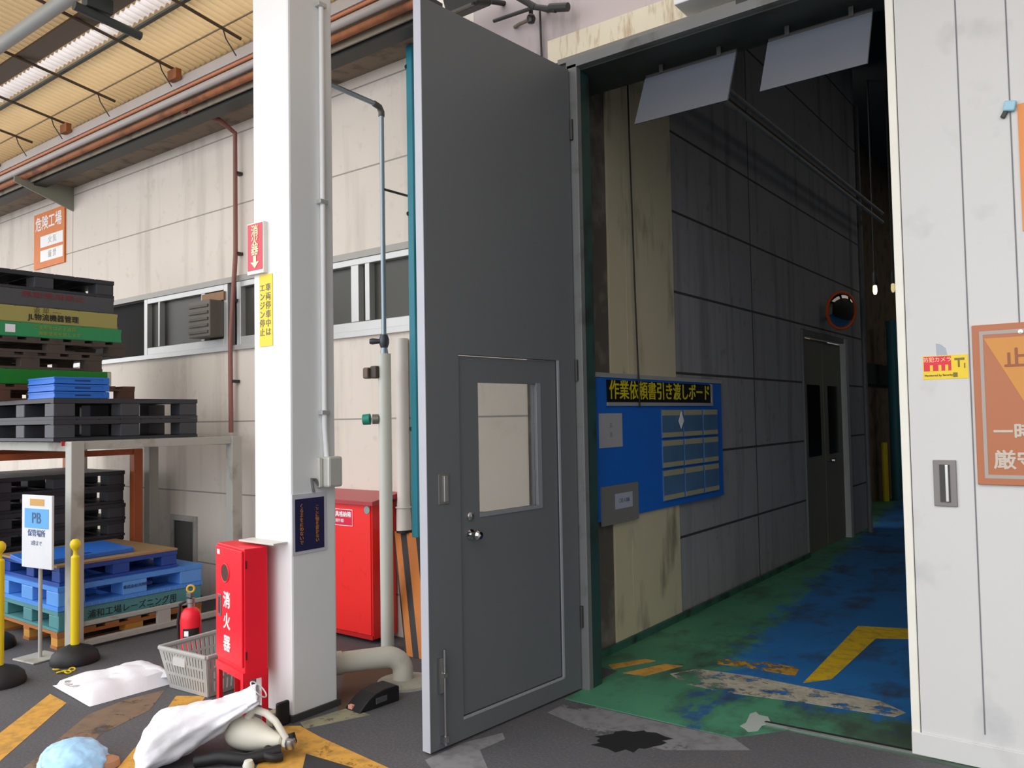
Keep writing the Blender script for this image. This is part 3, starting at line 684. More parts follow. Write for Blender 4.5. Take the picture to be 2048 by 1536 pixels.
t = thing('wall_duct', 'pale square-shouldered downpipe on the wall behind the teal pipe', 'pipe', (-4.05, 4.1, .75))
xd = OY(806, 850, 4.1).x
MB().tube([(xd, 4.098, 2.12), (xd, 4.098, .98), (xd + .0, 4.095, .90), (xd + .01, 4.09, .77)], [.045, .045, .05, .055], 18).build('pipe', M('duct_cream', (226, 220, 212), .5), t, smooth=True)
MB().torus((xd, 4.096, .93), .052, .006, (0, 0, 1), 20, 8).build('joint', M('duct_cream', (226, 220, 212), .5), t, smooth=True)
MB().lathe((xd + .01, 4.09, .755), [(0, 0), (.054, 0), (.054, .016), (0, .016)], 18).build('mouth', m_black, t)

t = thing('teal_pipe', 'slim teal upright post behind the edge of the grey door leaf', 'post', (-3.87, 4.02, .74))
MB().box(-3.895, -3.838, 4.0, 4.045, .745, 4.15).build('post', m_teal, t, bevel=.006)
for py in (130, 426, 858):
    z = OY(822, py, 4.0).z; MB().tube([(-3.91, 4.02, z), (-3.885, 4.0, z)], [.010, .016], 10).build('clip', m_teal_dark, t)

t = thing('hazard_board', 'orange and black striped board leaning on the wall behind the grey door', 'board', (-3.9, 3.85, 0))
m_hz_o = M('hazard_orange', (206, 124, 50), .6, dirt=(160, 92, 40), amt=.3); m_hz_b = M('hazard_black', (44, 42, 40), .6)
TL, TR = OY(786, 1062, 4.085), OY(862, 1062, 4.085); BL, BR = OY(811, 1330, 3.84), OY(889, 1330, 3.84); TR.z = TL.z; BL.z = BR.z = .002
b = MB(); cuts = [0, .04, .20, .36, .60, .78, .9, .96, 1.0]; nv = (TL - BL).cross(TR - TL).normalized(); nv = nv if nv.y < 0 else -nv
for k in range(len(cuts) - 1):
    b.mat(1 if k % 2 == 0 else 0); u0, u1 = cuts[k], cuts[k + 1]
    b.prism([BL.lerp(BR, u0), BL.lerp(BR, u1), TL.lerp(TR, u1), TL.lerp(TR, u0)], nv * -.018)
b.build('panel', [m_hz_o, m_hz_b], t)

# wheel ramp
t = thing('wheel_ramp', 'black rubber wheel ramp on the ground beside the white column', 'ramp', (-3.31, 3.06, 0))
prof = [(-.10, 0), (-.095, .012), (-.055, .055), (-.02, .078), (.03, .088), (.085, .088), (.10, .08), (.10, 0)]
dd = Vector((.10, .99, 0)).normalized(); sd = Vector((.99, -.10, 0)); cc = Vector((-3.32, 3.09, 0))
MB().prism([cc + dd * a * 1.35 + Vector((0, 0, h)) - sd * .065 for a, h in prof], sd * .13).build('block', m_black, t, bevel=.006)
MB().obox(cc + dd * -.125 + sd * -.02 + Vector((0, 0, .018)), (.03, .02, .02)).build('reflector', M('pink_reflector', (240, 170, 150), .3), t)
MB().obox(cc + dd * .02 + sd * .066 + Vector((0, 0, .04)), (.004, .10, .03)).build('side_plate', M('grey_plate', (90, 90, 92), .4), t)

# ================================================================== rack, pallets
RX = -5.82
t = thing('pallet_rack', 'grey steel rack frame carrying black pallets beside the wall', 'rack', (-7.0, 3.3, 0))
for (x, y) in ((RX, 2.66), (RX, 3.92), (-7.10, 3.92), (-8.45, 2.66), (-8.45, 3.92)):
    MB().box(x - .045, x + .045, y - .045, y + .045, .0, 1.435).build('post', m_rackgrey, t, bevel=.004)
MB().box(-8.405, RX - .045, 2.63, 2.70, 1.365, 1.43).build('front_beam', m_rackgrey, t, bevel=.003)
MB().box(-8.405, RX - .045, 3.89, 3.95, 1.365, 1.43).build('back_beam', m_rackgrey, t, bevel=.003)
MB().box(RX - .03, RX + .03, 2.705, 3.875, 1.375, 1.435).build('side_beam', m_rackgrey, t, bevel=.003)
MB().box(-8.48, -8.42, 2.705, 3.875, 1.375, 1.435).build('side_beam', m_rackgrey, t, bevel=.003)
MB().box(-7.13, -7.07, 2.70, 3.875, 1.375, 1.43).build('cross_beam', m_rackgrey, t, bevel=.003)
MB().prism([(RX - .045, 2.66, 1.365), (RX - .10, 2.66, 1.365), (RX - .045, 2.66, 1.25)], (0, .02, 0)).build('gusset', m_rackgrey, t)
MB().box(RX + .0, RX + .045, 2.705, 3.875, .02, .06).build('bottom_rail', m_rackgrey, t, bevel=.003)
MB().box(RX + .0, RX + .03, 2.705, 3.875, .155, .185).build('middle_rail', m_rackgrey, t, bevel=.003)
for y in (3.30,): MB().obox((RX + .015, y, .108), (.03, .10, .094)).build('rail_plate', m_rackgrey, t)
MB().box(RX - .052, RX - .044, 2.59, 2.613, 1.405, 1.435).build('red_tag', M('tag_red', (190, 40, 40), .5), t)

def pallet_parts(t, cx, cy, z, wx_, wy_, h, mats, solid=False, block=.15, deck=.03, foot=.022):
    md, mb = mats
    x0, x1, y0, y1 = cx - wx_ / 2, cx + wx_ / 2, cy - wy_ / 2, cy + wy_ / 2
    b = MB()
    nsl = 7
    for k in range(nsl):
        ya = y0 + wy_ * k / nsl; b.box(x0, x1, ya + (0 if k == 0 else .006), ya + wy_ / nsl - (0 if k == nsl - 1 else .006), z + h - deck, z + h)
    b.box(x0 + .001, x0 + .05, y0 + .001, y1 - .001, z + h - deck - .004, z + h - .003).box(x1 - .05, x1 - .001, y0 + .001, y1 - .001, z + h - deck - .004, z + h - .003)
    b.build('top_deck', md, t)
    b = MB()
    for ya in (y0, cy - block / 2, y1 - block): b.box(x0, x1, ya, ya + block, z, z + foot)
    for xa in (x0, cx - block / 2, x1 - block): b.box(xa + .001, xa + block - .001, y0 + .001, y1 - .001, z + .001, z + foot - .001)
    b.build('bottom_frame', md, t)
    for xa in (x0, cx - block / 2, x1 - block):
        for ya in (y0, cy - block / 2, y1 - block):
            MB().box(xa + .003, xa + block - .003, ya + .003, ya + block - .003, z + foot, z + h - deck - .004).build('block', mb, t, bevel=.006)
    if solid:
        MB().box(x1 - .012, x1 + .002, y0 + .004, y1 - .004, z + .004, z + h - .002).build('side_panel', md, t, bevel=.003)
        MB().box(x0 + .004, x1 - .013, y0 - .002, y0 + .012, z + .004, z + h - .002).build('front_panel', md, t, bevel=.003)
def pallet(label, cx, cy, z, wx_, wy_, h, mats, solid=False, group=None, rz=0.0, **kw):
    t = thing('pallet', label, 'pallet', (cx, cy, z), 0, group)
    pallet_parts(t, cx, cy, z, wx_, wy_, h, mats, solid, **kw)
    t.rotation_euler.z = rz
    return t
def wood_pallet(label, cx, cy, z, wx_, wy_, h, m, mblock, group=None):
    t = thing('wooden_pallet', label, 'pallet', (cx, cy, z), 0, group)
    x0, x1, y0, y1 = cx - wx_ / 2, cx + wx_ / 2, cy - wy_ / 2, cy + wy_ / 2
    for k in range(7):
        ya = y0 + (wy_ - .10) * k / 6; MB().box(x0, x1, ya, ya + .10, z + h - .02, z + h).build('deck_board', m, t)
    for xa in (x0, cx - .05, x1 - .1):
        MB().box(xa, xa + .10, y0 + .002, y1 - .002, z + h - .042, z + h - .0205).build('bearer', m, t)
        for ya in (y0, cy - .07, y1 - .14): MB().box(xa + .002, xa + .098, ya + .004, ya + .136, z + .02, z + h - .042).build('block', mblock, t)
        MB().box(xa, xa + .10, y0, y1, z, z + .02).build('runner', m, t)
    return t
mbl = (M('black_pallet_plastic', (50, 52, 58), .5), M('black_pallet_block', (64, 66, 72), .5))
PY = (2.565 + 3.66) / 2
b1 = pallet('lower black plastic pallet of the pair on the grey rack', RX - .66, PY, 1.437, 1.1, 1.095, .150, mbl, group='black pallets on the rack')
copy_tree(b1, (RX - .66, PY, 1.588), 'upper black plastic pallet of the pair on the grey rack, under the blue crates')
copy_tree(b1, (RX - 1.80, PY, 1.437), 'lower of two black pallets on the rack directly beneath the tall mixed stack')
copy_tree(b1, (RX - 1.80, PY, 1.588), 'upper of two black pallets on the rack directly beneath the tall mixed stack')

# tall mixed stack
SX = -6.70
def ratio_y(px, py): return OX(px, py, SX).y
def zpx(py): return OX(115, py, SX).z
m_yl = M('dull_yellow_plastic', (168, 160, 92), .55); m_gn = M('green_plastic', (50, 150, 92), .5); m_gn2 = M('bright_green_plastic', (20, 128, 36), .5)
m_gy = M('charcoal_plastic', (78, 80, 84), .55); m_bw = M('dark_brown_wood', (84, 72, 64), .8, var=.2, dirt=(56, 48, 42), amt=.4); m_bw2 = M('reddish_brown_wood', (96, 66, 50), .8, var=.2)
zz = [1.740, 1.868, 1.985, 2.115, 2.232, 2.344, 2.47, 2.60, 2.745]
kinds = [('w', 270, 'reddish brown wooden pallet at the bottom of the tall mixed stack', m_bw2),
         ('p', 222, 'bright green plastic pallet low in the tall mixed stack', m_gn2),
         ('w', 205, 'dark brown wooden pallet resting on the bright green pallet', m_bw),
         ('w', 250, 'dark brown wooden pallet under the mid-green lettered pallet', m_bw),
         ('p', 243, 'mid-green pallet with yellow lettering in the tall mixed stack', m_gn),
         ('p', 235, 'dull yellow pallet with black lettering in the tall mixed stack', m_yl),
         ('p', 228, 'charcoal pallet with red lettering in the tall mixed stack', m_gy),
         ('o', 228, 'black plastic pallet on top of the tall mixed stack', None)]
for k, (kd, px, lab, m) in enumerate(kinds):
    y1 = ratio_y(px, 700); cy = y1 - .55; cx = SX - .55; z, h = zz[k], zz[k + 1] - zz[k] - .0015
    if kd == 'w': wood_pallet(lab, cx, cy, z, 1.1, 1.1, h, m, m, 'mixed pallets in the tall stack')
    elif kd == 'o': pallet(lab, cx, cy, z, 1.1, 1.1, h, mbl, group='mixed pallets in the tall stack')
    else:
        pt = pallet(lab, cx, cy, z, 1.1, 1.1, h, (m, m), True, 'mixed pallets in the tall stack', foot=.02, deck=.025)
        xs = SX + .003
        if m is m_yl:
            text('JL物流機器管理', .056, (xs, OX(108, 634, SX).y, z + .045), '+X', m_blacktext, parent=pt, bold=.001)
            text('返 却  ----', .05, (xs, OX(95, 615, SX).y, z + .098), '+X', M('dark_olive_lettering', (110, 100, 50), .6), parent=pt)
        elif m is m_gn:
            m_y = M('mustard_lettering', (150, 160, 70), .6, var=0)
            text('ご使用後は必ず返却', .036, (xs, OX(110, 656, SX).y, z + .078), '+X', m_y, parent=pt)
            text('無断使用を禁じます', .036, (xs, OX(120, 666, SX).y, z + .033), '+X', m_y, parent=pt)
            MB().box(xs, xs + .002, OX(10, 660, SX).y, OX(30, 660, SX).y, z + .03, z + .09).build('label', m_whitetext, pt)
        elif m is m_gy:
            text('無断使用禁止', .05, (xs, OX(108, 588, SX).y, z + .09), '+X', M('dull_red_lettering', (140, 40, 44), .6, var=0), parent=pt, sx=1.6)
        elif m is m_gn2:
            MB().box(SX - .02, SX + .004, y1 - .03, y1 + .001, z + .003, z + h - .004).build('end_cap', M('cream_cap', (200, 200, 180), .5), pt)

# folded blue crates
m_bl = M('blue_crate_plastic', (44, 116, 214), .4)
for k in range(3):
    z = 1.7405 + k * .052
    t = thing('folded_crate', ['bottom', 'middle', 'top'][k] + ' one of three flat blue folded crates on the black pallets', 'crate', (-6.2, 2.79, z), group='blue folded crates')
    y0, y1, x0, x1 = 2.60, 2.985, -6.42, -6.0
    MB().box(x0, x1, y0, y1, z, z + .049).build('shell', m_bl, t, bevel=.004)
    s = MB()
    s.box(x1 - .002, x1 + .004, y0, y1, z + .036, z + .046).box(x1 - .002, x1 + .004, y0, y1, z + .002, z + .010)
    s.box(x0, x1, y0 - .004, y0 + .002, z + .036, z + .046).box(x0, x1, y0 - .004, y0 + .002, z + .002, z + .010)
    s.box(x1 - .001, x1 + .005, y1 - .045, y1, z + .002, z + .046).build('rib', m_bl, t)
    MB().box(x1 - .001, x1 + .0015, y0 + .14, y0 + .25, z + .018, z + .028).build('grip_slot', M('slot_dark_blue', (16, 50, 110), .6), t)

# black pallets on the floor behind, inside the orange stacking frame
bx0 = pallet('bottom black pallet of the floor stack behind the sign stand', -7.62, 3.13, .0, 1.1, 1.06, .142, mbl, group='black pallets on the floor')
for k in range(1, 8):
    copy_tree(bx0, (-7.62 + .015 * ((k * 7) % 3 - 1), 3.13, .1425 * k), ['', 'second', 'third', 'fourth', 'fifth', 'sixth', 'seventh', 'topmost'][k] + (' black pallet from the ground in the floor stack behind the sign stand' if k < 7 else ' black pallet of the floor stack behind the sign stand'))
t = thing('orange_stacking_frame', 'orange steel stacking frame around the black floor pallets', 'frame', (-7.6, 3.15, 0))
for (x, y) in ((-6.98, 2.55), (-6.98, 3.715), (-8.26, 2.54), (-8.26, 3.715)):
    MB().box(x - .04, x + .04, y - .04, y + .04, 0, 1.33).build('post', m_orangepost, t, bevel=.004)
MB().box(-6.955, -6.985, 2.59, 3.675, 1.28, 1.33).build('side_rail', m_orangepost, t); MB().box(-8.27, -8.24, 2.58, 3.675, 1.28, 1.33).build('side_rail', m_orangepost, t)

# lower stack in front
LX1, LY0, LY1 = -5.93, 2.60, 3.69; lcx, lcy = LX1 - .49, (LY0 + LY1) / 2
m_bwp = M('orange_brown_pallet_wood', (176, 112, 60), .8, var=.15); m_bwb = M('yellow_wood_block', (206, 150, 68), .8, var=.1)
wood_pallet('orange brown wooden pallet at the bottom of the low blue stack', lcx, lcy, 0, .98, 1.10, .115, m_bwp, m_bwb)
m_tl = M('teal_grey_plastic', (84, 146, 150), .5)
pt = pallet('teal grey closed pallet with black lettering in the low blue stack', lcx, lcy, .1165, .98, 1.09, .142, (m_tl, m_tl), False, foot=.02)
MB().box(LX1 - .012, LX1 + .002, LY0 + .004, LY1 - .004, .12, .2565).build('side_panel', m_tl, pt, bevel=.003)
text('浦和工場レーズニング用', .062, (LX1 + .003, OX(268, 1198, LX1).y, .195), '+X', m_blacktext, parent=pt, sx=1.0, tilt=0)
text('2018.06  №', .045, (LX1 + .003, OX(325, 1205, LX1).y, .150), '+X', m_blacktext, parent=pt)
m_lb = M('light_blue_plastic', (84, 152, 236), .42); m_lb2 = M('light_blue_block', (98, 164, 240), .42)
pt = pallet('light blue open-sided pallet in the low stack with small dark lettering', lcx + .0, lcy, .2595, 1.0, 1.10, .165, (m_lb, m_lb2), False, block=.19, deck=.032, foot=.03)
s = MB()
for k in range(22):
    y = LY0 + .03 + k * (1.03 / 21)
    s.box(LX1 + .008, LX1 + .014, y, y + .006, .262, .289)
s.build('rib', m_lb2, pt)
text('株式会社共同物流', .028, (LX1 + .0105, lcy + .02, .345), '+X', M('blue_grey_lettering', (50, 70, 120), .6, var=0), parent=pt)
m_db = M('dark_blue_plastic', (32, 76, 158), .45)
DY0, DY1 = 2.62, 3.50
pt = pallet('dark blue pallet on top of the low stack under the brown board', lcx - .01, (DY0 + DY1) / 2, .426, .95, DY1 - DY0, .130, (m_db, m_db), False, block=.13)
t = MB().box(-6.92, LX1 - .02, 2.60, 3.50, .557, .572).build('brown_board', M('brown_hardboard', (164, 132, 92), .6, var=.06)); tag(t, 'flat brown board lying on the dark blue pallet', 'board')
t = thing('crate_lid', 'flat blue folded crate lying on the brown board', 'crate', (-6.35, 2.95, .573))
q = [FL(60, 1128, .6), FL(268, 1096, .6), FL(206, 1082, .6), FL(20, 1110, .6)]
MB().prism([Vector((v.x, v.y, .5725)) for v in q], (0, 0, .034)).build('shell', m_bl, t, bevel=.004)
MB().obox(((q[0] + q[1]) / 2).xy.to_3d() + Vector((-.06, .02, .608)), (.04, .10, .003)).build('grip_slot', M('slot_dark_blue', (16, 50, 110), .6), t)

# ================================================================== sign stand and bollards
sp = FL(80, 1317)
t = thing('sign_stand', 'white panel sign on a thin pole before the low blue pallets', 'sign', (sp.x, sp.y, 0), R_(8))
MB().tube([(0, 0, .012), (0, 0, .66)], .0125, 12).build('pole', m_rackgrey, t, smooth=True, local=True)
MB().box(-.13, .11, -.11, .11, 0, .012).build('base_plate', m_rackgrey, t, bevel=.006, local=True)
pn = MB().box(-.17, .17, -.028, -.012, .60, 1.085).build('panel', M('sign_panel_white', (224, 226, 230), .45), t, bevel=.003, local=True)
MB().box(-.135, .135, -.030, -.028, .865, .995).build('blue_block', M('sky_blue_print', (96, 172, 230), .5), pn, local=True)
MB().box(-.075, .085, -.030, -.028, 1.015, 1.06).build('orange_block', M('tan_print', (206, 160, 84), .5), pn, local=True)
text('PB', .10, (0, -.0305, .93), '-Y', M('grey_blue_print', (70, 100, 140), .5), parent=pn, local=True, bold=.001)
text('保管場所', .05, (0, -.0295, .83), '-Y', M('blue_print', (80, 100, 150), .5), parent=pn, local=True)
text('2段まで', .035, (0, -.0295, .765), '-Y', M('grey_print', (140, 150, 170), .5), parent=pn, local=True)

def bollard(name, label, p, h):
    t = thing(name, label, 'bollard', (p.x, p.y, 0), group='yellow chain bollards')
    MB().lathe((p.x, p.y, 0), [(0, 0), (.145, 0), (.148, .02), (.135, .06), (.10, .09), (.06, .105), (.035, .115), (0, .116)], 28).build('base', m_black, t, smooth=True)
    MB().tube([(p.x, p.y, .11), (p.x, p.y, h - .12)], .0265, 18).build('post', m_yellow, t, smooth=True)
    k = MB().lathe((p.x, p.y, h - .12), [(.0265, 0), (.024, .008), (.014, .015), (.012, .04), (.018, .05), (.030, .066), (.034, .085), (.030, .103), (.016, .118), (0, .12)], 20).build('ball_top', m_yellow, t, smooth=True)
    return t
pb = Vector((-5.535, 2.535, 0)); bollard('bollard', 'right bollard of the yellow row, its pole before the rack post', pb, .80)
pa = Vector((-5.455, 2.055, 0)); bollard('bollard', 'nearest yellow bollard at the left edge with black dome base', pa, .855)
pc = Vector((-6.38, 2.36, 0)); bollard('bollard', 'far yellow bollard seen behind the nearest one at the left edge', pc, .86)
t = thing('plastic_chain', 'short length of yellow plastic chain lying at the bollard base', 'chain', FL(130, 1336))
for k in range(5):
    c = FL(112 + k * 8, 1346 - abs(k - 2) * 2 + (k % 2) * 3)
    MB().torus((c.x, c.y, .010), .017, .0045, (random.uniform(-.5, .5), random.uniform(-.5, .5), 1), 14, 6).build('link', m_yellow, t, smooth=True)

# ================================================================== extinguisher, basket
p = Vector((-4.86, 2.95, 0))
t = thing('fire_extinguisher', 'red fire extinguisher with yellow pin ring standing behind the grey basket', 'extinguisher', p)
MB().lathe(p, [(0, 0), (.058, 0), (.062, .01), (.064, .02), (.064, .29), (.058, .325), (.04, .35), (.022, .36), (0, .36)], 26).build('cylinder', m_red, t, smooth=True)
MB().lathe(p, [(0, .36), (.022, .36), (.022, .385), (.028, .39), (.028, .415), (.012, .42), (0, .42)], 18).build('valve', m_steel, t, smooth=True)
MB().obox(p + Vector((-.005, -.005, .437)), (.05, .02, .03)).build('lever', M('lever_grey', (120, 116, 120), .4, .5), t, bevel=.004)
MB().torus(p + Vector((0, -.0, .476)), .022, .007, (.8, -.6, 0), 18, 8).build('pin_ring', M('pin_yellow', (214, 170, 50), .45), t, smooth=True)
MB().tube([p + Vector((-.03, 0, .40)), p + Vector((-.09, -.02, .37)), p + Vector((-.10, -.03, .25)), p + Vector((-.085, -.03, .10))], .010, 8).build('hose', m_black, t, smooth=True)
lb = [];
for h in (.16, .235):
    lb.append([p + Vector((math.cos(a) * .0652, math.sin(a) * .0652, h)) for a in [R_(-78 + k * 8) for k in range(13)]])
MB().rings(lb, False, False, False).build('label', m_blacktext, t)
MB().obox(p + Vector((.040, -.055, .205)), (.028, .006, .032), Matrix.Rotation(R_(30), 3, 'Z')).build('white_mark', m_whitetext, t)

t = thing('basket', 'grey slotted plastic basket beside the red extinguisher cabinet', 'basket', (-4.36, 2.84, 0), R_(4))
m_bk = M('grey_basket_plastic', (176, 176, 172), .5)
bw, bd, bh, tp_ = .175, .215, .24, .045     # half sizes at bottom, flare
def wall_strip(b, A0, A1, B0, B1, th, rows, cols):
    # A0->A1 bottom edge, B0->B1 top edge; lattice of slats and bands
    n = (A1 - A0).cross(B0 - A0).normalized() * th
    def pt(u, v): return A0.lerp(A1, u).lerp(B0.lerp(B1, u), v)
    def cell(u0, u1, v0, v1): b.prism([pt(u0, v0), pt(u1, v0), pt(u1, v1), pt(u0, v1)], n)
    vb = [0, .10, .40, .46, .68, .74, .92, 1]
    for v0, v1 in ((0, .10), (.36, .43), (.64, .70), (.92, 1)): cell(0, 1, v0, v1)
    for v0, v1 in ((.10, .36), (.43, .64), (.70, .92)):
        for k in range(cols + 1):
            u = k / cols; wd = .33 / cols; 
            if k in (0, cols): wd = .05
            cell(max(0, u - wd), min(1, u + wd), v0, v1)
b = MB()
B = [Vector((-bw, -bd, .004)), Vector((bw, -bd, .004)), Vector((bw, bd, .004)), Vector((-bw, bd, .004))]
Tt = [Vector((v.x + (tp_ if v.x > 0 else -tp_), v.y + (tp_ if v.y > 0 else -tp_), bh)) for v in B]
for i in range(4):
    j = (i + 1) % 4; wall_strip(b, B[i], B[j], Tt[i], Tt[j], .004, 3, 16)
b.prism([v.copy() for v in B], (0, 0, .006)); b.build('tub', m_bk, t, local=True)
rm = MB()
for i in range(4):
    j = (i + 1) % 4; rm.bar(Tt[i], Tt[j], .022, .022)
rm.build('rim', m_bk, t, bevel=.006, local=True)
MB().box(-.09, .02, -bd - .042, -bd - .030, .155, .215).build('label_plate', M('basket_label', (196, 196, 192), .5), t, local=True)
t = thing('white_cloth', 'crumpled white plastic sheet inside the grey basket', 'sheet', (-4.25, 2.90, .1))
rg = []
for k in range(7):
    a = k / 6; c = Vector((-4.33 + .16 * a, 2.80 + .16 * a, .10 + .13 * a)); r = .03 + .05 * math.sin(a * 2.6)
    rg.append([c + Vector((math.cos(q / 12 * 6.283) * r * .8, math.sin(q / 12 * 6.283) * r, math.sin(q * 2.4) * .012)) for q in range(12)])
MB().rings(rg).build('sheet', M('sheet_white', (240, 240, 244), .5), t, smooth=True, subsurf=1)

# ================================================================== sacks and bag
m_sack = M('white_woven_sack', (240, 240, 246), .6, var=.02, bump=.15)
def pillow(poly, h, seed, nu=22, nv=12):
    rnd = random.Random(seed); A, Bq, Cq, D = poly; top = []; bot = []
    ph = [rnd.uniform(0, 6.28) for _ in range(6)]
    rows_t, rows_b = [], []
    for i in range(nu):
        u = i / (nu - 1); rt, rb = [], []
        for j in range(nv):
            v = j / (nv - 1); p = A.lerp(Bq, u).lerp(D.lerp(Cq, u), v)
            e = (max(0, 1 - abs(2 * u - 1) ** 5) * max(0, 1 - abs(2 * v - 1) ** 4)) ** .5
            wv = .25 * math.sin(7 * u + ph[0] + 3 * v) + .18 * math.sin(13 * v + ph[1] + 5 * u) + .1 * math.sin(21 * u + ph[2])
            rt.append(Vector((p.x + .006 * math.sin(9 * v + ph[3]), p.y + .006 * math.sin(11 * u + ph[4]), .004 + h * e * (1 + .5 * wv))))
            rb.append(Vector((p.x, p.y, .0015)))
        rows_t.append(rt); rows_b.append(rb)
    b = MB(); bm = b.bm
    T = [[bm.verts.new(p) for p in r] for r in rows_t]; Bv = [[bm.verts.new(p) for p in r] for r in rows_b]
    for i in range(nu - 1):
        for j in range(nv - 1):
            bm.faces.new((T[i][j], T[i + 1][j], T[i + 1][j + 1], T[i][j + 1])); bm.faces.new((Bv[i][j + 1], Bv[i + 1][j + 1], Bv[i + 1][j], Bv[i][j]))
    edge = [(i, 0) for i in range(nu)] + [(nu - 1, j) for j in range(1, nv)] + [(i, nv - 1) for i in range(nu - 2, -1, -1)] + [(0, j) for j in range(nv - 2, 0, -1)]
    for k in range(len(edge)):
        a, c = edge[k], edge[(k + 1) % len(edge)]
        bm.faces.new((T[a[0]][a[1]], Bv[a[0]][a[1]], Bv[c[0]][c[1]], T[c[0]][c[1]]))
    return b
t = thing('folded_sack', 'flat white folded sack lying on the striped ground before the basket', 'sack', FL(220, 1370))
pillow([FL(180, 1414), FL(350, 1366), FL(318, 1346, .0), FL(106, 1372)], .085, 3).build('sack', m_sack, t, smooth=True)
pillow([FL(210, 1366, .05), FL(346, 1352, .05), FL(300, 1330, .05), FL(225, 1338, .05)], .045, 8, 16, 10).build('fold', m_sack, t, smooth=True).location.z = .045
s = MB().torus(FL(140, 1366, .055), .028, .006, (.2, .2, 1), 14, 6); s.torus(FL(152, 1372, .055), .03, .005, (-.2, .3, 1), 14, 6)
s.build('tie', M('clear_plastic_tie', (206, 206, 204), .3), t, smooth=True)

def wrinkle(o, scale, k):
    tx = bpy.data.textures.new('cloth_wrinkles', 'CLOUDS'); tx.noise_scale = scale; tx.noise_depth = 2
    md = o.modifiers.new('wrinkles', 'DISPLACE'); md.texture = tx; md.strength = k; md.mid_level = .5; md.texture_coords = 'LOCAL'
    return o
# big white bag, open mouth to the upper right
t = thing('white_bag', 'bulging white woven bag slumped on the ground with open mouth before the red cabinet', 'bag', (-3.5, 2.13, 0))
rnd = random.Random(5); rg = []; NS = 40
axis = [(Vector((-3.60, 1.93, .02)), .03, .01), (Vector((-3.60, 1.94, .045)), .17, .04), (Vector((-3.595, 1.97, .075)), .215, .075), (Vector((-3.585, 2.01, .095)), .215, .095), (Vector((-3.565, 2.055, .115)), .195, .11), (Vector((-3.54, 2.10, .13)), .170, .105), (Vector((-3.51, 2.15, .145)), .140, .095),
        (Vector((-3.475, 2.20, .16)), .115, .08), (Vector((-3.445, 2.25, .18)), .11, .062), (Vector((-3.41, 2.30, .205)), .115, .045), (Vector((-3.375, 2.35, .235)), .125, .034), (Vector((-3.35, 2.385, .255)), .13, .028)]
side = Vector((.80, -.60, 0))
for k, (c, a, h) in enumerate(axis):
    u = k / (len(axis) - 1); ring = []
    for q in range(NS):
        th = 2 * math.pi * q / NS
        wr = 1 + (.05 + .10 * u) * math.sin(5 * th + 1.1 * k) * .6 + .05 * math.sin(9 * th - 1.1 * k) * (.4 + u) - .16 * math.exp(-((th - 1.9 + .12 * k) / .22) ** 2) * math.sin(math.pi * u) - .12 * math.exp(-((th - .7 - .08 * k) / .2) ** 2) * math.sin(math.pi * u)
        p = c + side * math.cos(th) * a * wr + Vector((-.25, -.3, 1)).normalized() * math.sin(th) * h * wr
        p.z = max(p.z, .003 + .002 * math.sin(q)); ring.append(p)
    rg.append(ring)
inner = []
for (k, sh) in ((-1, .92), (-2, .82), (-3, .6)):
    c, a, h = axis[k]; inner.append([c + (p - c) * sh for p in rg[k]])
wrinkle(MB().rings(rg + inner, True, True, True).build('bag', m_sack, t, smooth=True, subsurf=2), .075, .028)
MB().torus(axis[-1][0] + Vector((.0, .0, .015)), .05, .0035, (.5, .5, .7), 18, 6).build('drawstring', m_whitetext, t, smooth=True)

# light blue bag bottom edge
t = thing('blue_bag', 'pale blue plastic bag at the bottom edge of the photo', 'bag', (-3.9, 1.75, 0))
rg = []
for k in range(9):
    u = k / 8; z = .002 + .115 * u; r = .17 * math.sqrt(max(0.01, 1 - u ** 2.2)) + .008
    rg.append([Vector((-3.86 + math.cos(q / 26 * 6.283) * r * (1 + .10 * math.sin(q * 1.9 + k)), 1.765 + math.sin(q / 26 * 6.283) * r * .8 * (1 + .1 * math.sin(q * 1.3 + 2 * k)), z)) for q in range(26)])
MB().rings(rg).build('bag', M('pale_blue_plastic', (170, 214, 248), .4), t, smooth=True, subsurf=2); wrinkle(t.children[0], .05, .02)
MB().rings([[Vector((-3.735 + math.cos(q / 12 * 6.283) * r, 1.86 + math.sin(q / 12 * 6.283) * r, z)) for q in range(12)] for r, z in ((.05, .002), (.045, .03), (.02, .045))]).build('knot', M('brown_tape', (176, 126, 92), .5), t, smooth=True)

# cream canister with black hose
t = thing('canister', 'cream plastic canister with loop handle and black hose beside the white bag', 'canister', (-3.35, 2.40, 0))
m_can = M('cream_plastic', (226, 222, 206), .45)
c0 = FL(490, 1474, .06); c1 = FL(562, 1490, .05)
dx = (c1 - c0); 
pts = [c0 + dx * q for q in (-.5, -.42, -.2, .1, .35, .6, .85, 1.05)]; rr = [.01, .05, .076, .08, .07, .048, .033, .024]
for k, q in enumerate(pts): q.z = max(rr[k] + .003, .07)
MB().tube(pts, rr, 20).build('body', m_can, t, smooth=True, subsurf=1)
hp = [pts[3] + Vector((0, 0, .07)), pts[3] + dx * .15 + Vector((0, 0, .115)), pts[5] + Vector((0, 0, .115)), pts[6] + Vector((0, 0, .085)), pts[7] + dx * .08 + Vector((0, 0, .02)), pts[7] + dx * .05 + Vector((0, 0, -.02))]
MB().tube(hp, [.02, .019, .017, .016, .016, .016], 10).build('handle', m_can, t, smooth=True)
hs = [pts[7] + Vector((.02, .03, .03))]
for k in range(14):
    a = k / 13 * 5.2; hs.append(pts[7] + Vector((.05 * math.cos(a + .8), .07 * math.sin(a + .8) - .02, -.01 - .003 * k)))
for q in hs: q.z = max(q.z, .022)
MB().tube(hs, .018, 10).build('hose', m_black, t, smooth=True)
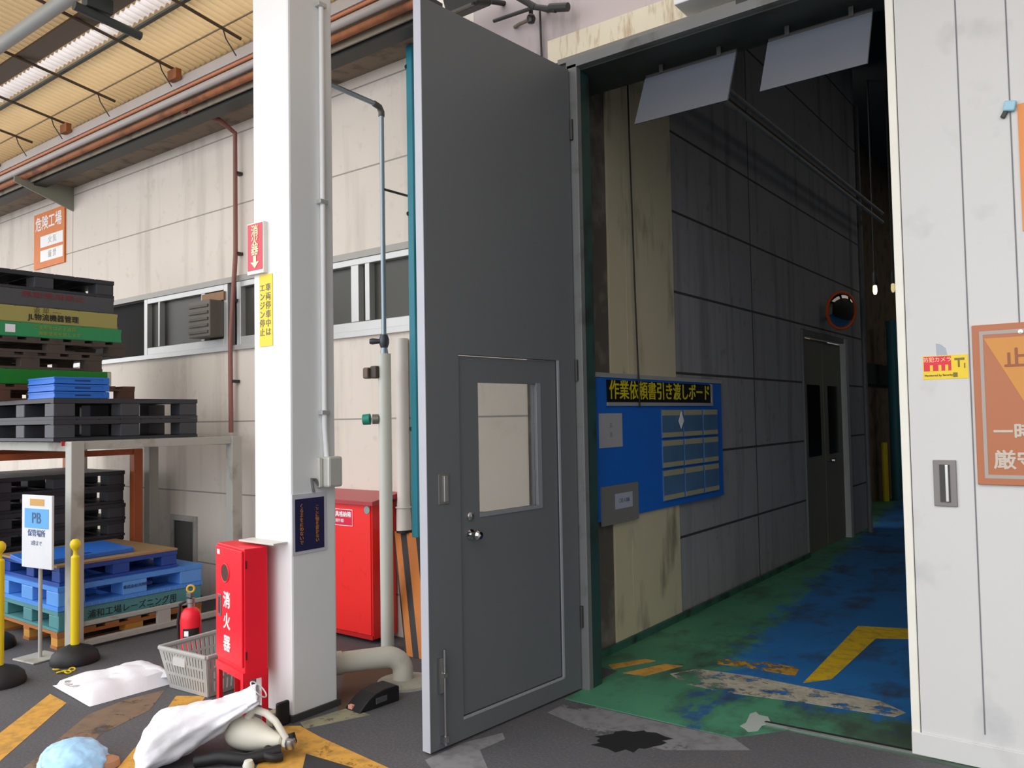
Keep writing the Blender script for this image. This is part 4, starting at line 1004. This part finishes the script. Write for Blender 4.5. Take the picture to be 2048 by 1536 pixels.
MB().tube([pts[7] + Vector((.01, -.02, -.035)), pts[4] + Vector((.08, -.12, -.05)), pts[2] + Vector((.10, -.16, -.04)), pts[1] + Vector((.06, -.22, -.045))], .028, 10).build('hose', m_black, t, smooth=True)
MB().lathe(pts[7] + Vector((.055, .0, .0)), [(0, -.02), (.022, -.02), (.026, .0), (.022, .02), (0, .022)], 14).build('cap', m_steel, t, smooth=True)
q = FL(497, 1530, .03)
MB().lathe(q, [(0, -.028), (.022, -.028), (.026, .0), (.018, .02), (0, .022)], 14).build('nozzle', m_can, t, smooth=True)

# ================================================================== hall notice board
BXX = -2.722
t = thing('notice_board', 'blue wall board with black and yellow heading and rows of clear pockets inside the doorway', 'notice board', (BXX, 5.5, .85))
by0, by1, bz0, bz1 = 4.50, 6.52, .865, 1.80
bd_ = MB().box(BXX, BXX + .018, by0, by1, bz0, bz1).build('board', M('royal_blue_board', (24, 106, 208), .55), t)
MB().box(BXX, BXX + .025, by0 - .01, by1 + .01, bz1, bz1 + .03).build('top_trim', m_alum, t)
tx = BXX + .019
y_a, y_b = OX(1213, 790, tx).y, OX(1420, 790, tx).y
hdg = MB().box(tx, tx + .008, y_a, y_b, 1.635, 1.785).build('heading_panel', M('black_heading', (22, 24, 26), .4), t)
fr = MB(); fr.box(tx, tx + .011, y_a, y_b, 1.612, 1.636).box(tx, tx + .011, y_b, y_b + .035, 1.612, 1.79).build('heading_trim', m_alum, hdg)
text('作業依頼書引き渡しボード', .135, (tx + .0085, (y_a + y_b) / 2, 1.71), '+X', M('yellow_lettering', (222, 206, 20), .5, var=0), parent=hdg, sx=(y_b - y_a - .04) / (12 * .135), bold=.0015)
def OXb(px, py): return OX(px, py, tx)
p0, p1 = OXb(1197, 827), OXb(1245, 893)
MB().box(tx, tx + .002, p0.y, p1.y, p1.z, p0.z).build('paper_sheet', M('pale_paper', (176, 176, 182), .7), t)
text('≡\n≡', .06, (tx + .0025, (p0.y + p1.y) / 2, (p0.z + p1.z) / 2), '+X', M('print_grey', (130, 130, 138), .7, var=0), parent=t)
p0, p1 = OXb(1198, 975), OXb(1275, 1030)
gp = MB().box(tx, tx + .012, by0 + .01, p1.y, bz0 - .03, p0.z).build('grey_pocket', M('grey_pocket', (124, 124, 122), .6), t)
p2, p3 = OXb(1227, 988), OXb(1262, 1012)
MB().box(tx + .012, tx + .014, p2.y, p3.y, p3.z, p2.z).build('paper_slip', M('pale_slip', (176, 180, 198), .7), gp)
text('ご記入用紙', .03, (tx + .0142, (p2.y + p3.y) / 2, (p2.z + p3.z) / 2), '+X', M('print_grey2', (80, 86, 110), .7, var=0), parent=gp)
ycols = [OXb(px, 900).y for px in (1323, 1365, 1367, 1404, 1406, 1435)]
m_pk = M('pocket_film', (84, 122, 160), .2, var=.25, scale=5); m_cd = M('card_cream', (172, 168, 140), .6)
zr = [1.585, 1.36, 1.14, .90]
for ci in range(3):
    for ri in range(3):
        y0_, y1_ = ycols[2 * ci] + .005, ycols[2 * ci + 1] - .005
        pk = MB().box(tx, tx + .010, y0_, y1_, zr[ri + 1] + .015, zr[ri]).build('pocket', m_pk, t)
        MB().box(tx + .010, tx + .012, y0_ + .004, y1_ - .004, zr[ri] - .045, zr[ri] - .004).build('index_card', m_cd, pk)
        MB().box(tx + .010, tx + .012, y0_ + .004, y1_ - .004, zr[ri + 1] + .02, zr[ri + 1] + .055).build('bottom_card', m_cd, pk)
c = OXb(1358, 842)
MB().prism([(tx + .02, c.y - .05, c.z), (tx + .02, c.y, c.z + .07), (tx + .02, c.y + .04, c.z), (tx + .02, c.y - .01, c.z - .06)], (.003, 0, 0)).build('loose_paper', m_whitetext, t)
t = MB().tube([(BXX + .045, 5.02, 1.60), (BXX + .04, 5.0, 2.4), (BXX + .03, 4.99, 3.5), (BXX + .03, 4.98, 4.3)], .006, 8).build('hanging_cable', m_black, smooth=True); tag(t, 'thin black cable hanging down over the blue board heading', 'cable')
for py in (1088,):
    pass

# ================================================================== signs on the white panel
PYN = 4.03
t = thing('security_sticker', 'small red and yellow sticker on the white sliding panel above the flush handle', 'sticker', (-.62, PYN, 1.68))
MB().box(-.712, -.532, PYN - .002, PYN, 1.685, 1.79).build('base', M('sticker_yellow', (236, 204, 40), .5), t)
MB().box(-.708, -.598, PYN - .003, PYN - .002, 1.722, 1.787).build('red_block', M('sticker_red', (222, 34, 60), .5), t)
text('防犯カメラ', .0235, (-.653, PYN - .0032, 1.771), '-Y', M('sticker_cream', (250, 232, 170), .5, var=0), parent=t, extrude=.0004)
s = MB()
for x in (-.683, -.649, -.622): s.box(x - .0, x + .012, PYN - .0036, PYN - .003, 1.722, 1.748)
s.build('yellow_notch', M('sticker_yellow', (236, 204, 40), .5), t)
text('Monitored by Security', .0125, (-.706, PYN - .0022, 1.702), '-Y', m_blacktext, parent=t, align='LEFT', extrude=.0004, bold=.0003)
s = MB(); s.box(-.585, -.545, PYN - .0026, PYN - .002, 1.766, 1.776).box(-.572, -.564, PYN - .0026, PYN - .002, 1.735, 1.766).box(-.548, -.543, PYN - .0026, PYN - .002, 1.73, 1.752).box(-.592, -.574, PYN - .0026, PYN - .002, 1.692, 1.712)
s.build('camera_pictogram', M('pictogram_olive', (120, 110, 30), .5), t)
t = MB().prism([(-.655, PYN - .0015, 1.79), (-.612, PYN - .0015, 1.79), (-.618, PYN - .0015, 1.822), (-.637, PYN - .0015, 1.84), (-.656, PYN - .0015, 1.845)], (0, .0014, 0)).build('sticker_remnant', M('torn_grey_paper', (168, 176, 186), .6)); tag(t, 'torn grey paper remnant above the red and yellow sticker', 'paper')

t = thing('stop_sign', 'framed orange stop sign with lighter triangle on the white panel at the right edge', 'sign', (-.2, PYN, 1.22))
sx0, sx1, sz0, sz1 = -.512, .10, 1.222, 1.912
m_so = M('sign_orange', (176, 106, 66), .42, var=.05, scale=3); m_so2 = M('sign_light_orange', (204, 138, 54), .42, var=.04, scale=3)
MB().box(sx0, sx1, PYN - .016, PYN, sz0, sz1).build('board', m_so, t, bevel=.003)
s = MB(); fr_ = .028
for (a, c, d, e) in ((sx0 + fr_, sx1 - fr_, sz1 - fr_ - .016, sz1 - fr_ + .0), (sx0 + fr_, sx1 - fr_, sz0 + fr_, sz0 + fr_ + .016), (sx0 + fr_, sx0 + fr_ + .014, sz0 + fr_ + .016, sz1 - fr_ - .016), (sx1 - fr_ - .014, sx1 - fr_, sz0 + fr_ + .016, sz1 - fr_ - .016)):
    s.box(a, c, PYN - .0175, PYN - .0155, d, e)
s.build('grey_border', M('sign_grey_border', (168, 158, 150), .5), t)
cx_ = (sx0 + sx1) / 2
MB().prism([(sx0 + .045, PYN - .0162, sz1 - .06), (sx1 - .045, PYN - .0162, sz1 - .06), (cx_, PYN - .0162, sz1 - .06 - .52)], (0, -.0012, 0)).build('triangle', m_so2, t)
text('止まれ', .088, (sx0 + .115, PYN - .018, sz1 - .155), '-Y', M('brown_lettering', (150, 86, 50), .5, var=0), parent=t, align='LEFT', bold=.002, sx=1.0)
text('一時停止', .075, (sx0 + .065, PYN - .0168, 1.445), '-Y', M('grey_white_lettering', (196, 186, 170), .5, var=0), parent=t, align='LEFT', bold=.002)
text('厳守', .085, (sx0 + .062, PYN - .0168, 1.325), '-Y', M('grey_white_lettering', (196, 186, 170), .5, var=0), parent=t, align='LEFT', bold=.002)
c = OY(2042, 664, PYN)
MB().lathe((c.x, PYN - .016, c.z), [(0, -.008), (.009, -.006), (.011, 0), (0, 0)], 14, 'Y').build('screw', M('bright_screw', (250, 250, 240), .2, .6), t, smooth=True)

t = thing('orange_notice', 'orange notice sheet clipped high on the white panel, cut by the right edge', 'notice', (-.1, PYN, 2.35))
MB().box(-.308, .12, PYN - .006, PYN, 2.30, 2.845).build('sheet', M('notice_orange', (222, 140, 70), .5, var=.08, scale=5), t)
t = thing('clip', 'pale blue bulldog clip at the corner of the orange notice sheet', 'clip', (-.335, PYN, 2.84))
MB().obox((-.335, PYN - .012, 2.842), (.045, .024, .045), Matrix.Rotation(.2, 3, 'Y')).build('jaw', M('clip_blue', (150, 196, 214), .35), t, bevel=.006)
MB().obox((-.352, PYN - .008, 2.82), (.018, .016, .05), Matrix.Rotation(.5, 3, 'Y')).build('lever', m_darkmetal, t, bevel=.003)

t = thing('wall_sign', 'orange wall sign with white panels high above the pallet stack', 'sign', (-9.7, FACADE, 3.38))
a, c = OY(70, 432, FACADE), OY(132, 526, FACADE)
MB().box(-10.07, -9.31, FACADE - .02, FACADE - .0, 3.36, 4.0).build('board', M('sign_board_orange', (226, 128, 58), .55), t)
text('危険工場', .17, (-9.70, FACADE - .021, 3.865), '-Y', m_whitetext, parent=t, bold=.003, sx=.98)
for z in (3.595, 3.43):
    MB().box(-9.90, -9.34, FACADE - .022, FACADE - .02, z, z + .13).build('white_field', m_whitetext, t)
text('火 気', .09, (-9.6, FACADE - .0225, 3.66), '-Y', M('faint_print', (190, 190, 186), .6), parent=t)
text('厳 禁', .09, (-9.6, FACADE - .0225, 3.495), '-Y', M('faint_print', (190, 190, 186), .6), parent=t)

# ================================================================== canopy
YG = 3.60; SL = .15
def zroof(y): return 4.50 + SL * (YG - y)
def sheet(y0, y1, x0, x1, name, mat, label, dz=0.0):
    b = MB(); pitch = .076; per = 6; n = int((x1 - x0) / pitch * per); rows = []
    for y in (y0, y1):
        rows.append([Vector((x0 + k * pitch / per, y, zroof(y) + dz + .016 * math.sin(2 * math.pi * k / per))) for k in range(n + 1)])
    b.rings(rows, False, False, False)
    o = b.build(name, mat, smooth=True, solid=.002); tag(o, label, 'roof', kind='structure'); return o
m_cream = translucent('cream_translucent_sheet', (248, 232, 202), .62)
m_clear = translucent('clear_skylight_sheet', (250, 246, 244), .85)
CXL, CXR = -15.0, 4.0  # right end carried on unseen past the column, added to shade panel and wall
sheet(3.10, 3.70, CXL, CXR, 'canopy_sheet', m_cream, 'cream corrugated canopy sheet sloping to the gutter along the wall')
sheet(2.93, 3.14, CXL, CXR, 'canopy_skylight', m_clear, 'clear bright strip in the canopy roof', .035)
sheet(0.95, 2.96, CXL, CXR, 'canopy_sheet', m_cream, 'cream corrugated canopy sheet on the yard side of the clear strip', .0)  # yard edge lengthened out of view to darken the upper wall
t = MB().tube([(CXL, 2.60, zroof(2.6) - .09), (CXR, 2.60, zroof(2.6) - .09)], .052, 16).build('canopy_beam', M('grey_round_beam', (170, 172, 168), .5), smooth=True); tag(t, 'pale round steel beam under the canopy', 'beam')
t = MB().box(CXL, CXR, 2.76, 2.92, zroof(2.92) - .036, zroof(2.92) - .018).build('canopy_purlin', M('brown_purlin', (112, 98, 86), .6)); tag(t, 'brown roof purlin beside the clear strip', 'purlin')
t = MB().box(CXL, CXR, 3.10, 3.13, zroof(3.13) - .036, zroof(3.13) - .018).build('canopy_purlin', M('dark_green_purlin', (80, 84, 74), .6)); tag(t, 'dark roof purlin under the lower edge of the clear strip', 'purlin')
t = MB().box(CXL, CXR, 3.45, 3.46, zroof(3.46) - .026, zroof(3.46) - .018).build('canopy_batten', M('grey_batten', (150, 136, 112), .6)); tag(t, 'thin batten across the cream canopy sheet', 'batten')
xs = [-11.3, -10.5, -9.63, -8.77, -7.99, -7.09, -6.08, -5.2, -4.35]
for k, x in enumerate(xs):
    t = thing('canopy_rod', ('leftmost' if k == 0 else '%s from the column' % ['', 'eighth', 'seventh', 'sixth', 'fifth', 'fourth', 'third', 'second', 'first'][k]) + ' of the thin dark roof rods under the canopy', 'rod', (x, 3.0, zroof(3.0)), group='roof rods under the canopy')
    MB().tube([(x, 1.7, zroof(1.7) - .066), (x, 3.575, zroof(3.575) - .066)], .0125, 8).build('rod', M('rod_brown', (92, 78, 60), .6), t, smooth=True)
    if k % 2 == 0: MB().obox((x, 3.553, zroof(3.553) - .115), (.13, .05, .085)).build('rusty_bracket', m_rust, t, bevel=.004)
    MB().tube([(x + .0, 3.42, zroof(3.42) - .06), (x + .01, 3.44, zroof(3.42) - .14), (x + .05, 3.50, zroof(3.42) - .26)], .005, 6).build('hanger_wire', m_darkmetal, t)
# gutter and service pipes along the wall
GXR = -3.42
t = MB().box(CXL, GXR, 3.70, 3.712, 4.12, 4.50).build('eave_closure', M('grey_brown_closure', (158, 148, 130), .7, dirt=(110, 100, 86), amt=.4)); tag(t, 'grey brown closure sheet behind the gutter and pipes', 'closure')
t = thing('gutter', 'pale grey box gutter under the lower edge of the canopy', 'gutter', (-8, 3.66, 4.2))
MB().box(CXL, GXR, 3.585, 3.68, 4.30, 4.385).build('trough', M('gutter_grey', (196, 190, 186), .5), t, bevel=.006)
t = MB().tube([(CXL, 3.59, 4.275), (GXR, 3.59, 4.275)], .014, 10).build('service_pipe', M('salmon_pipe', (206, 130, 92), .5), smooth=True); tag(t, 'thin orange service pipe under the gutter', 'pipe')
t = MB().tube([(CXL, 3.60, 4.222), (GXR, 3.60, 4.222)], .030, 14).build('service_pipe', M('grey_service_pipe', (186, 180, 176), .5), smooth=True); tag(t, 'pale grey service pipe below the orange one', 'pipe')
t = MB().tube([(CXL, 3.64, 4.165), (GXR, 3.64, 4.165)], .026, 14).build('service_pipe', m_rust, smooth=True); tag(t, 'rusty service pipe lowest under the gutter', 'pipe')
t = MB().box(CXL, GXR, 3.74, 3.86, 4.10, 4.24).build('eave_beam', m_darkmetal); tag(t, 'dark steel eave beam between the pipes and the wall', 'beam')
t = MB().box(CXL, GXR, 3.86, FACADE, 4.16, 4.20).build('eave_soffit', M('brown_soffit', (140, 124, 108), .75, dirt=(90, 76, 64), amt=.5, dscale=6)); tag(t, 'stained brown soffit strip under the eave', 'soffit', kind='structure')
t = thing('downpipe', 'thin red-brown pipe running down the wall left of the white column', 'pipe', (-6.15, 4.1, 1.4))
xa, xb = OY(470, 230, 4.09).x, OY(462, 820, 4.09).x
MB().tube([(xa - .12, 3.66, 4.15), (xa - .02, 3.95, 4.13), (xa, 4.09, 4.05), (xa, 4.09, 3.0), (xb, 4.085, 2.2), (xb, 4.09, 1.46)], .020, 12).build('pipe', m_brown, t, smooth=True)
for z in (3.7, 3.0, 2.6, 1.9): MB().obox((xa + (xb - xa) * (0 if z > 2.9 else .7), 4.12, z), (.05, .055, .025)).build('clamp', m_darkmetal, t)
t = thing('wall_gusset', 'grey-green triangular bracket under the eave above the orange wall sign', 'bracket', (-9.2, 4.0, 3.9))
g0, g1, g2 = OY(78, 336, 3.9), OY(156, 352, FACADE), OY(156, 384, FACADE)
MB().prism([(-9.15, FACADE, 4.16), (-9.15, 3.55, 4.16), (-9.15, 3.55, 4.10), (-9.15, FACADE, 3.90)], (.02, 0, 0)).build('plate', M('gusset_green_grey', (150, 150, 136), .6), t)
# dark lamp fixture at the top
t = thing('canopy_lamp', 'dark tube lamp fixture under the canopy left of the white column', 'lamp', (-5.6, 2.9, 4.4))
a, c = OY(278, -12, 2.72), OY(372, 38, 3.0)
MB().tube([(-5.62, 2.55, 4.42), (-5.62, 3.02, 4.38)], .032, 12).build('tube', M('lamp_dark_green', (70, 78, 78), .5), t, smooth=True)
MB().box(-5.66, -5.58, 2.62, 2.80, 4.44, 4.54).build('ballast', M('lamp_dark_green', (70, 78, 78), .5), t)

# lamps and arms over the door leaf
t = thing('floodlight', 'dark box floodlight above the top edge of the grey door leaf', 'lamp', OY(930, 6, 3.80))
c = OY(935, 2, 3.80)
MB().obox(c, (.26, .17, .12), Matrix.Rotation(.35, 3, 'X')).build('housing', m_darkmetal, t, bevel=.02)
MB().obox(c + Vector((0, -.03, -.065)), (.20, .12, .014), Matrix.Rotation(.35, 3, 'X')).build('lens', M('lamp_lens', (96, 92, 84), .4), t)
MB().tube([c + Vector((.0, .06, .04)), (c.x + .02, FACADE, c.z + .12)], .018, 10).build('arm', m_darkmetal, t, smooth=True)
t = thing('wall_lamp', 'small dark bulb lamp on the wall above the grey door leaf', 'lamp', OY(1062, 30, 4.05))
c = OY(1062, 38, 4.05)
MB().lathe(c, [(.0, -.03), (.022, -.024), (.03, 0), (.024, .02), (.014, .03), (.014, .06), (0, .062)], 16).build('bulb', M('dark_bulb', (40, 38, 34), .3), t, smooth=True)
MB().tube([c + Vector((0, 0, .0)), c + Vector((-.12, .04, .02)), Vector((c.x - .2, FACADE, c.z + .05))], .012, 8).build('arm', M('arm_brown', (110, 98, 84), .6), t, smooth=True)
t = thing('wall_bracket', 'dark forked pipe bracket on the wall above the doorway hinge side', 'bracket', OY(1072, 12, 4.0))
j = OY(1070, 14, 4.0)
MB().tube([OY(988, 42, 4.06), j], .012, 10).build('arm', m_darkmetal, t, smooth=True)
MB().tube([OY(1004, -24, 3.95), j], .020, 10).build('arm', m_darkmetal, t, smooth=True)
MB().tube([j, OY(1112, 20, 4.0)], .018, 10).build('arm', m_darkmetal, t, smooth=True)
MB().tube([OY(1100, 16, 4.0), OY(1136, 14, 4.0)], .026, 12).build('head', m_darkmetal, t, smooth=True)
a = OY(1076, 20, 4.1); MB().tube([(a.x, 4.12, a.z), (a.x, 4.13, a.z - .30)], .007, 8).build('cable', m_darkmetal, t, smooth=True)
MB().tube([j, (j.x, FACADE, j.z + .04)], .016, 8).build('stem', m_darkmetal, t, smooth=True)
